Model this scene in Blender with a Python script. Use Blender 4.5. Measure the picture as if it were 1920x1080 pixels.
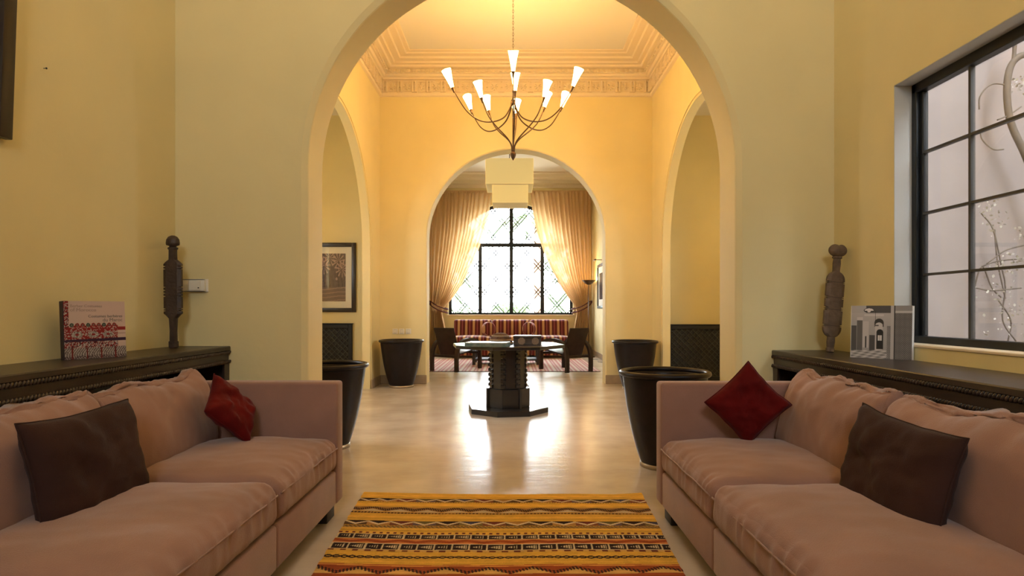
import bpy, bmesh, math, random
import numpy as np
from mathutils import Vector, Matrix, noise, Euler

for o in list(bpy.data.objects):
    bpy.data.objects.remove(o)
scene = bpy.context.scene
COL = scene.collection
PI = math.pi
R = math.radians
random.seed(7)

# ------------------------------------------------------------------ camera
cam_d = bpy.data.cameras.new('camera')
cam = bpy.data.objects.new('camera', cam_d)
COL.objects.link(cam)
cam.location = (0, 0, 1.1)
cam.rotation_euler = (PI / 2, 0, 0)
cam_d.sensor_width = 36
cam_d.lens = 1150 / 1920 * 36
cam_d.shift_y = 40 / 1920
cam_d.clip_start = 0.02
cam_d.clip_end = 200
scene.camera = cam

# ------------------------------------------------------------------ sky, exposure
world = bpy.data.worlds.new('world')
scene.world = world
world.use_nodes = True
wn = world.node_tree
bg = wn.nodes['Background']
bg.inputs[0].default_value = (0.86, 0.93, 1.0, 1)
SKY = 24.0
bg.inputs[1].default_value = SKY
scene.view_settings.view_transform = 'Standard'
scene.view_settings.look = 'None'
scene.view_settings.gamma = 1
scene.view_settings.use_curve_mapping = False
scene.view_settings.exposure = 0.0
ALCOVE_W = 22.0     # watts of each added alcove uplighter
SHADE_W = 6.2      # watts of each chandelier bulb

# window portals: they only guide sky light through the window openings, seen and added
def portal(loc, rot, sx, sy):
    d = bpy.data.lights.new('window_portal', 'AREA')
    d.shape = 'RECTANGLE'
    d.size, d.size_y = sx, sy
    d.cycles.is_portal = True
    o = bpy.data.objects.new('window_portal', d)
    COL.objects.link(o)
    o.location = loc
    o.rotation_euler = rot
portal((-0.03, 15.55, 2.35), (-PI / 2, 0, 0), 3.1, 2.9)
portal((2.3, 2.48, 1.6), (0, PI / 2, 0), 1.4, 1.5)
portal((-0.05, -2.9, 3.25), (PI / 2, 0, 0), 1.2, 1.5)
portal((-3.87, 6.0, 2.0), (0, -PI / 2, 0), 1.2, 1.2)
portal((3.97, 6.0, 2.05), (0, PI / 2, 0), 1.2, 1.2)


# ------------------------------------------------------------------ tags
def tag(o, label=None, cat=None, group=None, kind=None):
    if label: o['label'] = label
    if cat: o['category'] = cat
    if group: o['group'] = group
    if kind: o['kind'] = kind
    return o

def thing(name, label, cat, loc=(0, 0, 0), rot=(0, 0, 0), group=None):
    o = bpy.data.objects.new(name, None)
    o.empty_display_size = 0.1
    COL.objects.link(o)
    o.location = loc
    o.rotation_euler = rot
    return tag(o, label, cat, group)

def copy_tree(o, parent=None):
    c = o.copy()
    COL.objects.link(c)
    if parent is not None:
        c.parent = parent
    for ch in list(o.children):
        copy_tree(ch, c)
    return c

# ------------------------------------------------------------------ materials
def mat(name, col, rough=0.6, metal=0.0, var=0.0, var_scale=6.0, bump=0.0, bump_scale=40.0,
        sheen=0.0, coat=0.0, col2=None, stretch=None, spec=0.5, trans=0.0, emis=None, emis_s=0.0, detail=4.0):
    m = bpy.data.materials.new(name)
    m.use_nodes = True
    nt = m.node_tree
    b = nt.nodes['Principled BSDF']
    b.inputs['Base Color'].default_value = (*col, 1)
    b.inputs['Roughness'].default_value = rough
    b.inputs['Metallic'].default_value = metal
    b.inputs['Specular IOR Level'].default_value = spec
    b.inputs['Sheen Weight'].default_value = sheen
    b.inputs['Sheen Roughness'].default_value = 0.4
    b.inputs['Coat Weight'].default_value = coat
    b.inputs['Coat Roughness'].default_value = 0.1
    if emis:
        b.inputs['Emission Color'].default_value = (*emis, 1)
        b.inputs['Emission Strength'].default_value = emis_s
    tc = nt.nodes.new('ShaderNodeTexCoord')
    src = tc.outputs['Object']
    if stretch:
        mp = nt.nodes.new('ShaderNodeMapping')
        mp.inputs['Scale'].default_value = stretch
        nt.links.new(src, mp.inputs['Vector'])
        src = mp.outputs['Vector']
    if var > 0 or col2:
        n = nt.nodes.new('ShaderNodeTexNoise')
        n.inputs['Scale'].default_value = var_scale
        n.inputs['Detail'].default_value = detail
        nt.links.new(src, n.inputs['Vector'])
        rp = nt.nodes.new('ShaderNodeValToRGB')
        c2 = col2 or tuple(min(1, c * (1 + var)) for c in col)
        c1 = col if col2 else tuple(c * (1 - var) for c in col)
        rp.color_ramp.elements[0].position = 0.3
        rp.color_ramp.elements[1].position = 0.7
        rp.color_ramp.elements[0].color = (*c1, 1)
        rp.color_ramp.elements[1].color = (*c2, 1)
        nt.links.new(n.outputs['Fac'], rp.inputs['Fac'])
        nt.links.new(rp.outputs['Color'], b.inputs['Base Color'])
    if bump > 0:
        n2 = nt.nodes.new('ShaderNodeTexNoise')
        n2.inputs['Scale'].default_value = bump_scale
        n2.inputs['Detail'].default_value = 5
        nt.links.new(src, n2.inputs['Vector'])
        bp = nt.nodes.new('ShaderNodeBump')
        bp.inputs['Strength'].default_value = bump
        bp.inputs['Distance'].default_value = 0.01
        nt.links.new(n2.outputs['Fac'], bp.inputs['Height'])
        nt.links.new(bp.outputs['Normal'], b.inputs['Normal'])
    return m

def attr_mat(name, rough=0.8, sheen=0.0, bump=0.0, bump_scale=200, spec=0.3):
    """colours come from the mesh's printed / woven 'print' colour attribute"""
    m = mat(name, (0.5, 0.5, 0.5), rough, sheen=sheen, bump=bump, bump_scale=bump_scale, spec=spec)
    nt = m.node_tree
    a = nt.nodes.new('ShaderNodeAttribute')
    a.attribute_name = 'print'
    nt.links.new(a.outputs['Color'], nt.nodes['Principled BSDF'].inputs['Base Color'])
    return m

def stripe_mat(name, stops, period, axis=0, rough=0.85, sheen=0.3):
    m = mat(name, (0.4, 0.1, 0.08), rough, sheen=sheen, bump=0.15, bump_scale=300)
    nt = m.node_tree
    tc = nt.nodes.new('ShaderNodeTexCoord')
    sp = nt.nodes.new('ShaderNodeSeparateXYZ')
    nt.links.new(tc.outputs['Object'], sp.inputs[0])
    mu = nt.nodes.new('ShaderNodeMath'); mu.operation = 'MULTIPLY'
    mu.inputs[1].default_value = 1 / period
    nt.links.new(sp.outputs[axis], mu.inputs[0])
    fr = nt.nodes.new('ShaderNodeMath'); fr.operation = 'FRACT'
    nt.links.new(mu.outputs[0], fr.inputs[0])
    rp = nt.nodes.new('ShaderNodeValToRGB')
    rp.color_ramp.interpolation = 'CONSTANT'
    el = rp.color_ramp.elements
    el[0].position = stops[0][0]; el[0].color = (*stops[0][1], 1)
    el[1].position = stops[1][0]; el[1].color = (*stops[1][1], 1)
    for p, c in stops[2:]:
        e = el.new(p); e.color = (*c, 1)
    nt.links.new(fr.outputs[0], rp.inputs['Fac'])
    nt.links.new(rp.outputs['Color'], nt.nodes['Principled BSDF'].inputs['Base Color'])
    return m

def glass_mat(name, tint=(1, 1, 1), dust=0.0, dust_col=(0.6, 0.58, 0.55), refl=0.04):
    m = bpy.data.materials.new(name)
    m.use_nodes = True
    nt = m.node_tree
    nt.nodes.remove(nt.nodes['Principled BSDF'])
    out = nt.nodes['Material Output']
    tr = nt.nodes.new('ShaderNodeBsdfTransparent'); tr.inputs[0].default_value = (*tint, 1)
    gl = nt.nodes.new('ShaderNodeBsdfGlossy'); gl.inputs['Roughness'].default_value = 0.02
    lw = nt.nodes.new('ShaderNodeLayerWeight')          # Schlick reflectance, same from both sides of the thin pane
    pw = nt.nodes.new('ShaderNodeMath'); pw.operation = 'POWER'; pw.inputs[1].default_value = 5
    nt.links.new(lw.outputs['Facing'], pw.inputs[0])
    fr = nt.nodes.new('ShaderNodeMath'); fr.operation = 'MULTIPLY_ADD'; fr.inputs[1].default_value = 0.96; fr.inputs[2].default_value = refl
    nt.links.new(pw.outputs[0], fr.inputs[0])
    mx = nt.nodes.new('ShaderNodeMixShader')
    nt.links.new(fr.outputs[0], mx.inputs[0]); nt.links.new(tr.outputs[0], mx.inputs[1]); nt.links.new(gl.outputs[0], mx.inputs[2])
    last = mx
    if dust > 0:
        df = nt.nodes.new('ShaderNodeBsdfDiffuse'); df.inputs[0].default_value = (*dust_col, 1)
        tl = nt.nodes.new('ShaderNodeBsdfTranslucent'); tl.inputs[0].default_value = (*dust_col, 1)
        ad = nt.nodes.new('ShaderNodeMixShader'); ad.inputs[0].default_value = 0.5
        nt.links.new(df.outputs[0], ad.inputs[1]); nt.links.new(tl.outputs[0], ad.inputs[2])
        tc = nt.nodes.new('ShaderNodeTexCoord')
        n = nt.nodes.new('ShaderNodeTexNoise'); n.inputs['Scale'].default_value = 5; n.inputs['Detail'].default_value = 6
        nt.links.new(tc.outputs['Object'], n.inputs['Vector'])
        mr = nt.nodes.new('ShaderNodeMapRange')
        mr.inputs['From Min'].default_value = 0.3; mr.inputs['From Max'].default_value = 0.8
        mr.inputs['To Min'].default_value = dust * 0.5; mr.inputs['To Max'].default_value = dust * 1.6
        nt.links.new(n.outputs['Fac'], mr.inputs['Value'])
        m2 = nt.nodes.new('ShaderNodeMixShader')
        nt.links.new(mr.outputs[0], m2.inputs[0]); nt.links.new(mx.outputs[0], m2.inputs[1]); nt.links.new(ad.outputs[0], m2.inputs[2])
        last = m2
    nt.links.new(last.outputs[0], out.inputs[0])
    return m

def sheer_mat(name, col, transl=0.5, emis=None, emis_s=0.0, transp=0.0):
    m = bpy.data.materials.new(name)
    m.use_nodes = True
    nt = m.node_tree
    nt.nodes.remove(nt.nodes['Principled BSDF'])
    out = nt.nodes['Material Output']
    df = nt.nodes.new('ShaderNodeBsdfDiffuse'); df.inputs[0].default_value = (*col, 1)
    tl = nt.nodes.new('ShaderNodeBsdfTranslucent'); tl.inputs[0].default_value = (*col, 1)
    mx = nt.nodes.new('ShaderNodeMixShader'); mx.inputs[0].default_value = transl
    nt.links.new(df.outputs[0], mx.inputs[1]); nt.links.new(tl.outputs[0], mx.inputs[2])
    last = mx
    if transp > 0:
        tp = nt.nodes.new('ShaderNodeBsdfTransparent')
        m2 = nt.nodes.new('ShaderNodeMixShader'); m2.inputs[0].default_value = transp
        nt.links.new(last.outputs[0], m2.inputs[1]); nt.links.new(tp.outputs[0], m2.inputs[2])
        last = m2
    if emis:
        em = nt.nodes.new('ShaderNodeEmission'); em.inputs[0].default_value = (*emis, 1); em.inputs[1].default_value = emis_s
        ad = nt.nodes.new('ShaderNodeAddShader')
        nt.links.new(last.outputs[0], ad.inputs[0]); nt.links.new(em.outputs[0], ad.inputs[1])
        last = ad
    nt.links.new(last.outputs[0], out.inputs[0])
    return m

M = {}
M['wall'] = mat('cream_paint', (0.75, 0.64, 0.345), 0.62, var=0.03, var_scale=2.0, bump=0.12, bump_scale=25, spec=0.3)
M['plaster'] = mat('white_plaster', (0.78, 0.67, 0.50), 0.65, bump=0.1, bump_scale=60, spec=0.3)
M['ceiling'] = mat('white_ceiling', (0.80, 0.76, 0.68), 0.7, bump=0.05, bump_scale=30, spec=0.2)
M['skirting'] = mat('stone_skirting', (0.36, 0.27, 0.17), 0.4, var=0.12, var_scale=9)
M['pinkwall'] = mat('pink_render', (0.25, 0.205, 0.19), 0.9, var=0.06, var_scale=3, bump=0.15, bump_scale=30)
M['darkwood'] = mat('dark_wood', (0.030, 0.020, 0.015), 0.33, var=0.35, var_scale=8, stretch=(6, 0.6, 6), bump=0.05, bump_scale=30)
M['darkwood2'] = mat('carved_dark_wood', (0.040, 0.024, 0.017), 0.30, var=0.3, var_scale=12)
M['blackwood'] = mat('black_lacquered_wood', (0.012, 0.010, 0.010), 0.28, var=0.2, var_scale=20, coat=0.3)
M['chairwood'] = mat('brown_bent_wood', (0.034, 0.018, 0.013), 0.5, var=0.3, var_scale=10, spec=0.25)
M['leather'] = mat('dark_brown_leather', (0.010, 0.0065, 0.006), 0.34, var=0.25, var_scale=14, bump=0.08, bump_scale=120, spec=0.25)
M['brassring'] = mat('dull_brass', (0.42, 0.33, 0.22), 0.35, metal=0.6)
M['iron'] = mat('black_iron', (0.010, 0.012, 0.014), 0.4, metal=0.2)
M['lead'] = mat('grey_lead', (0.06, 0.058, 0.055), 0.5, metal=0.3)
M['bronze'] = mat('aged_bronze', (0.12, 0.07, 0.04), 0.38, metal=0.7, var=0.25, var_scale=20)
M['velvet'] = mat('mauve_velvet', (0.32, 0.178, 0.138), 0.85, var=0.10, var_scale=5, bump=0.25, bump_scale=260, sheen=0.35, spec=0.2)
M['brown'] = mat('brown_velvet', (0.042, 0.019, 0.015), 0.9, var=0.2, var_scale=6, bump=0.2, bump_scale=220, sheen=0.06, spec=0.15)
M['red'] = mat('red_velvet', (0.11, 0.003, 0.003), 0.85, var=0.25, var_scale=8, bump=0.2, bump_scale=220, sheen=0.08, spec=0.15)
M['legblack'] = mat('black_block', (0.01, 0.01, 0.012), 0.5)
M['curtain'] = sheer_mat('cream_voile', (0.72, 0.50, 0.27), 0.34, transp=0.02)
M['tie'] = mat('dark_red_cord', (0.10, 0.02, 0.02), 0.8)
M['shade'] = sheer_mat('parchment_shade', (0.88, 0.80, 0.52), 0.5, emis=(1.0, 0.80, 0.42), emis_s=0.22)
M['bulbglass'] = sheer_mat('lit_frosted_glass', (0.9, 0.8, 0.6), 0.5, emis=(1.0, 0.66, 0.26), emis_s=18.0)
M['shaderim'] = mat('amber_glass_rim', (0.35, 0.13, 0.03), 0.4)
M['glass'] = glass_mat('clear_glass')
M['dusty'] = glass_mat('dusty_glass', dust=0.05)
M['picglass'] = glass_mat('picture_glass')
M['mat'] = mat('white_mount', (0.74, 0.70, 0.60), 0.8)
M['frame'] = mat('dark_brown_frame', (0.018, 0.010, 0.008), 0.35)
M['white'] = mat('white_plastic', (0.78, 0.74, 0.66), 0.4)
M['paper'] = mat('page_edges', (0.75, 0.73, 0.70), 0.8, var=0.1, var_scale=4, stretch=(1, 1, 1))
M['ink'] = mat('grey_ink', (0.16, 0.14, 0.13), 0.6)
M['inkpale'] = mat('pale_brown_ink', (0.36, 0.27, 0.22), 0.6)
M['bookdark'] = mat('dark_plum_spine', (0.020, 0.010, 0.014), 0.5)
M['statue_d'] = mat('dark_carved_wood', (0.045, 0.026, 0.018), 0.5, var=0.3, var_scale=25, bump=0.4, bump_scale=70)
M['statue_l'] = mat('weathered_carved_wood', (0.13, 0.085, 0.055), 0.65, var=0.3, var_scale=25, bump=0.5, bump_scale=70)
M['leaf'] = mat('green_leaf', (0.30, 0.44, 0.26), 0.6, var=0.3, var_scale=2)
M['trunk'] = mat('palm_trunk', (0.30, 0.16, 0.10), 0.9, var=0.3, var_scale=6, bump=0.6, bump_scale=20)
M['gravel'] = mat('pale_gravel', (0.60, 0.55, 0.46), 0.95, var=0.12, var_scale=20)
M['twig'] = mat('dry_twig', (0.11, 0.085, 0.065), 0.9, var=0.2, var_scale=20)
M['dryleaf'] = mat('dry_white_blossom', (0.40, 0.37, 0.32), 0.9, var=0.2, var_scale=30)
M['print'] = attr_mat('printed_cover', 0.45)
M['kilim'] = attr_mat('woven_wool', 0.95, bump=0.4, bump_scale=420, spec=0.05)
BEI, DRED, PNK = (0.52, 0.28, 0.12), (0.12, 0.010, 0.010), (0.30, 0.07, 0.07)
M['stripe'] = stripe_mat('red_striped_fabric', [(0, BEI), (0.30, DRED), (0.55, PNK), (0.68, DRED)], 0.177)
M['rugstripe'] = stripe_mat('red_striped_rug', [(0, (0.55, 0.42, 0.34)), (0.22, (0.34, 0.06, 0.05)), (0.34, (0.50, 0.26, 0.22)),
                                              (0.48, (0.36, 0.05, 0.05)), (0.62, (0.55, 0.38, 0.30)), (0.80, (0.40, 0.08, 0.07))], 0.21)

# polished floor
def floor_mat():
    m = mat('polished_cement', (0.50, 0.42, 0.335), 0.2, col2=(0.66, 0.57, 0.475), var=0.1, var_scale=2.6, spec=0.5, detail=5)
    nt = m.node_tree
    b = nt.nodes['Principled BSDF']
    tc = nt.nodes.new('ShaderNodeTexCoord')
    b.inputs['Roughness'].default_value = 0.23
    mp = nt.nodes.new('ShaderNodeMapping'); mp.inputs['Scale'].default_value = (2.2, 6.5, 1)   # trowel marks
    nt.links.new(tc.outputs['Object'], mp.inputs['Vector'])
    n2 = nt.nodes.new('ShaderNodeTexNoise'); n2.inputs['Scale'].default_value = 1.6; n2.inputs['Detail'].default_value = 4
    nt.links.new(mp.outputs['Vector'], n2.inputs['Vector'])
    bp = nt.nodes.new('ShaderNodeBump'); bp.inputs['Strength'].default_value = 0.12; bp.inputs['Distance'].default_value = 0.02
    nt.links.new(n2.outputs['Fac'], bp.inputs['Height'])
    nt.links.new(bp.outputs['Normal'], b.inputs['Normal'])
    return m
M['floor'] = floor_mat()

# ------------------------------------------------------------------ mesh helpers
class MB:
    """collects vertices and faces of ONE part"""
    def __init__(s):
        s.v, s.f, s.s = [], [], []
    def add(s, verts, faces, smooth=False, mtx=None):
        b = len(s.v)
        for p in verts:
            s.v.append(tuple(mtx @ Vector(p)) if mtx else tuple(p))
        for f in faces:
            s.f.append(tuple(b + i for i in f)); s.s.append(smooth)
        return s
    def box(s, x0, x1, y0, y1, z0, z1, mtx=None):
        v = [(x, y, z) for z in (z0, z1) for y in (y0, y1) for x in (x0, x1)]
        f = [(0, 2, 3, 1), (4, 5, 7, 6), (0, 1, 5, 4), (2, 6, 7, 3), (0, 4, 6, 2), (1, 3, 7, 5)]
        return s.add(v, f, False, mtx)
    def bar(s, p0, p1, w, d, up=(0, 0, 1)):
        p0, p1 = Vector(p0), Vector(p1)
        t = (p1 - p0).normalized()
        a = t.cross(Vector(up))
        if a.length < 1e-4: a = t.cross(Vector((1, 0, 0)))
        a.normalize(); c = a.cross(t).normalized()
        v = [p + a * (i * w / 2) + c * (j * d / 2) for p in (p0, p1) for j in (-1, 1) for i in (-1, 1)]
        f = [(0, 2, 3, 1), (4, 5, 7, 6), (0, 1, 5, 4), (2, 6, 7, 3), (0, 4, 6, 2), (1, 3, 7, 5)]
        return s.add(v, f)
    def tube(s, pts, r, n=8, cap=True, closed=False):
        pts = [Vector(p) for p in pts]
        m = len(pts)
        rr = r if isinstance(r, (list, tuple)) else [r] * m
        v, f = [], []
        ref = None
        for i, p in enumerate(pts):
            if closed:
                t = (pts[(i + 1) % m] - pts[i - 1]).normalized()
            else:
                t = (pts[min(i + 1, m - 1)] - pts[max(i - 1, 0)]).normalized()
            if ref is None:
                ref = t.cross(Vector((0, 0, 1)))
                if ref.length < 0.05: ref = t.cross(Vector((1, 0, 0)))
            ref = (ref - t * ref.dot(t)).normalized()
            c = t.cross(ref)
            for k in range(n):
                a = 2 * PI * k / n
                v.append(p + (ref * math.cos(a) + c * math.sin(a)) * rr[i])
        for i in range(m if closed else m - 1):
            j = (i + 1) % m
            for k in range(n):
                f.append((i * n + k, i * n + (k + 1) % n, j * n + (k + 1) % n, j * n + k))
        if cap and not closed:
            f.append(tuple(range(n))[::-1]); f.append(tuple((m - 1) * n + k for k in range(n)))
        return s.add(v, f, True)
    def lathe(s, prof, n=32, sx=1.0, sy=1.0, mtx=None, smooth=True, power=2.0):
        v, f = [], []
        m = len(prof)
        for r, z in prof:
            for k in range(n):
                a = 2 * PI * k / n
                ca, sa = math.cos(a), math.sin(a)
                if power != 2.0:
                    ca = math.copysign(abs(ca) ** (2 / power), ca); sa = math.copysign(abs(sa) ** (2 / power), sa)
                v.append((r * ca * sx, r * sa * sy, z))
        for i in range(m - 1):
            for k in range(n):
                f.append((i * n + k, i * n + (k + 1) % n, (i + 1) * n + (k + 1) % n, (i + 1) * n + k))
        if prof[0][0] > 1e-6: f.append(tuple(range(n))[::-1])
        if prof[-1][0] > 1e-6: f.append(tuple((m - 1) * n + k for k in range(n)))
        return s.add(v, f, smooth, mtx)
    def prism(s, pts, z0, z1, bev=0.0, mtx=None):
        n = len(pts)
        cx = sum(p[0] for p in pts) / n; cy = sum(p[1] for p in pts) / n
        def ring(k, z): return [(cx + (p[0] - cx) * k, cy + (p[1] - cy) * k, z) for p in pts]
        rad = max(math.hypot(p[0] - cx, p[1] - cy) for p in pts)
        k = 1 - bev / rad
        rings = [ring(1, z0), ring(1, z1)] if not bev else [ring(k, z0), ring(1, z0 + bev), ring(1, z1 - bev), ring(k, z1)]
        v = [p for r in rings for p in r]
        f = [tuple(range(n))[::-1], tuple((len(rings) - 1) * n + i for i in range(n))]
        for i in range(len(rings) - 1):
            for a in range(n):
                f.append((i * n + a, i * n + (a + 1) % n, (i + 1) * n + (a + 1) % n, (i + 1) * n + a))
        return s.add(v, f, False, mtx)
    def mesh(s, name, m=None):
        me = bpy.data.meshes.new(name)
        me.from_pydata(s.v, [], s.f)
        me.polygons.foreach_set('use_smooth', s.s)
        if m: me.materials.append(M[m])
        me.update()
        return me
    def build(s, name, m, parent=None, loc=(0, 0, 0), rot=(0, 0, 0), bevel=0.0, seg=2):
        me = s.mesh(name, m)
        if bevel > 0:
            bm = bmesh.new(); bm.from_mesh(me)
            bmesh.ops.remove_doubles(bm, verts=bm.verts, dist=1e-5)
            ed = [e for e in bm.edges if len(e.link_faces) == 2 and e.calc_face_angle(0) > 0.5]
            bmesh.ops.bevel(bm, geom=ed, offset=bevel, segments=seg, affect='EDGES', profile=0.5, clamp_overlap=True)
            bm.to_mesh(me); bm.free()
            if seg > 1:
                me.polygons.foreach_set('use_smooth', [True] * len(me.polygons))
                me.set_sharp_from_angle(angle=R(40))
        return link(name, me, parent, loc, rot)

def link(name, me, parent=None, loc=(0, 0, 0), rot=(0, 0, 0)):
    o = bpy.data.objects.new(name, me)
    COL.objects.link(o)
    if parent is not None: o.parent = parent
    o.location = loc
    o.rotation_euler = rot
    return o

def structure(name, mb, m, **k):
    return tag(mb.build(name, m, **k), kind='structure')

def boxo(name, m, parent, x0, x1, y0, y1, z0, z1, bevel=0.0, seg=2):
    return MB().box(x0, x1, y0, y1, z0, z1).build(name, m, parent, bevel=bevel, seg=seg)

def arch_pts(c, hw, spring, sill, o=0.0, n=56):
    p = [(c - hw - o, sill), (c - hw - o, spring)]
    for i in range(1, n):
        a = PI - PI * i / n
        p.append((c + (hw + o) * math.cos(a), spring + (hw + o) * math.sin(a)))
    p += [(c + hw + o, spring), (c + hw + o, sill)]
    return p

def arch_wall(name, axis, u0, u1, z0, z1, c, hw, spring, sill, sections, m='wall'):
    """wall with a round-headed opening; sections = [(d, offset)] from front face to back face"""
    mp = (lambda u, d, z: (u, d, z)) if axis == 'y' else (lambda u, d, z: (d, u, z))
    mb = MB()
    for (d, o) in (sections[0], sections[-1]):
        P = arch_pts(c, hw, spring, sill, o)
        ul, ur = P[0][0], P[-1][0]
        mb.add([mp(u0, d, z0), mp(ul, d, z0), mp(ul, d, z1), mp(u0, d, z1)], [(0, 1, 2, 3)])
        mb.add([mp(ur, d, z0), mp(u1, d, z0), mp(u1, d, z1), mp(ur, d, z1)], [(0, 1, 2, 3)])
        if sill > z0:
            mb.add([mp(ul, d, z0), mp(ur, d, z0), mp(ur, d, sill), mp(ul, d, sill)], [(0, 1, 2, 3)])
        A = P[1:-1]
        v = [mp(u, d, z) for u, z in A] + [mp(u, d, z1) for u, z in A]
        n = len(A)
        mb.add(v, [(i, i + 1, n + i + 1, n + i) for i in range(n - 1)])
    for sa, sb in zip(sections[:-1], sections[1:]):      # each moulding facet keeps its own crisp edges
        v = []
        for (d, o) in (sa, sb):
            P = arch_pts(c, hw, spring, sill, o); n = len(P)
            v += [mp(u, d, z) for u, z in P]
        f = [(i, i + 1, n + i + 1, n + i) for i in range(n - 1)]
        if sill > z0:
            f.append((0, n - 1, 2 * n - 1, n))
        mb.add(v, f, True)
    d0, d1 = sections[0][0], sections[-1][0]
    mb.add([mp(u0, d0, z1), mp(u1, d0, z1), mp(u1, d1, z1), mp(u0, d1, z1)], [(0, 1, 2, 3)])
    for u in (u0, u1):
        mb.add([mp(u, d0, z0), mp(u, d1, z0), mp(u, d1, z1), mp(u, d0, z1)], [(0, 1, 2, 3)])
    me = mb.mesh(name, m)
    me.set_sharp_from_angle(angle=R(35))
    return tag(link(name, me), kind='structure')

def raster_mesh(name, U, V, P, C, m):
    """grid of points P[i][j] (numpy (nv,nu,3)) with printed colours C (nv,nu,3) linear"""
    nv, nu = P.shape[:2]
    me = bpy.data.meshes.new(name)
    idx = np.arange(nv * nu).reshape(nv, nu)
    q = np.stack([idx[:-1, :-1], idx[:-1, 1:], idx[1:, 1:], idx[1:, :-1]], -1).reshape(-1, 4)
    me.vertices.add(nv * nu); me.vertices.foreach_set('co', P.reshape(-1).astype(np.float32))
    me.loops.add(q.size); me.loops.foreach_set('vertex_index', q.reshape(-1).astype(np.int32))
    me.polygons.add(len(q))
    me.polygons.foreach_set('loop_start', (np.arange(len(q)) * 4).astype(np.int32))
    me.polygons.foreach_set('use_smooth', np.ones(len(q), bool))
    at = me.color_attributes.new('print', 'FLOAT_COLOR', 'POINT')
    at.data.foreach_set('color', np.concatenate([C.reshape(-1, 3), np.ones((nv * nu, 1))], 1).reshape(-1).astype(np.float32))
    me.materials.append(M[m])
    me.update(calc_edges=True)
    me.validate()
    return me

def srgb(*c):
    return tuple(((x / 255) / 12.92 if x / 255 < 0.04045 else ((x / 255 + 0.055) / 1.055) ** 2.4) for x in c)

# ------------------------------------------------------------------ key dimensions (metres, Y = depth from camera)
XL1, XR1 = -2.07, 1.98           # near room side walls
XL2, XR2 = -1.95, 2.07           # middle room side walls
XL3, XR3 = -2.08, 1.97           # far room side walls
YB, YA, YA2 = -2.7, 3.77, 4.08   # near room back wall, first arch wall front / back
YF, YF2 = 9.06, 9.36             # second arch wall front / back
YW, YW2 = 15.2, 15.5             # window wall of the far room
H1, H2, H3 = 5.1, 4.72, 4.45

# ------------------------------------------------------------------ the shell
structure('floor', MB().box(-4.2, 4.2, YB - 0.3, YW2, -0.15, 0.0), 'floor')

arch_wall('wall_arch', 'y', XL1 - 0.25, XR1 + 0.25, 0, 5.2, 0.06, 1.32, 1.99, 0,
          [(YA, 0.036), (YA + 0.022, 0.004), (YA + 0.03, 0.0), (YA2 - 0.008, 0.0), (YA2, 0.006)])
arch_wall('wall_arch', 'y', -4.0, 4.0, 0, 4.9, 0.06, 1.32, 2.15, 0,
          [(YF, 0.016), (YF + 0.014, 0.0), (YF2 - 0.01, 0.0), (YF2, 0.008)])

# near room
mb = MB()
structure('wall_left', MB().box(XL1 - 0.25, XL1, YB, YA, 0, 5.2), 'wall')
WY0, WY1, WZ0, WZ1 = 1.80, 3.18, 0.925, 2.26
mb = MB()
mb.box(XR1, XR1 + 0.15, YB, WY0, 0, 5.2); mb.box(XR1, XR1 + 0.15, WY1, YA, 0, 5.2)
mb.box(XR1, XR1 + 0.15, WY0, WY1, 0, WZ0); mb.box(XR1, XR1 + 0.15, WY0, WY1, WZ1, 5.2)
structure('wall_right', mb, 'wall')
mb = MB()   # wall behind the camera, its opening added to let in daylight
mb.box(XL1 - 0.25, -0.6, YB - 0.25, YB, 0, 5.2); mb.box(0.5, XR1 + 0.25, YB - 0.25, YB, 0, 5.2)
mb.box(-0.6, 0.5, YB - 0.25, YB, 0, 2.55); mb.box(-0.6, 0.5, YB - 0.25, YB, 3.95, 5.2)
structure('wall_back', mb, 'wall')
structure('ceiling', MB().box(XL1 - 0.25, XR1 + 0.25, YB - 0.25, YA, H1, H1 + 0.2), 'ceiling')

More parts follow.
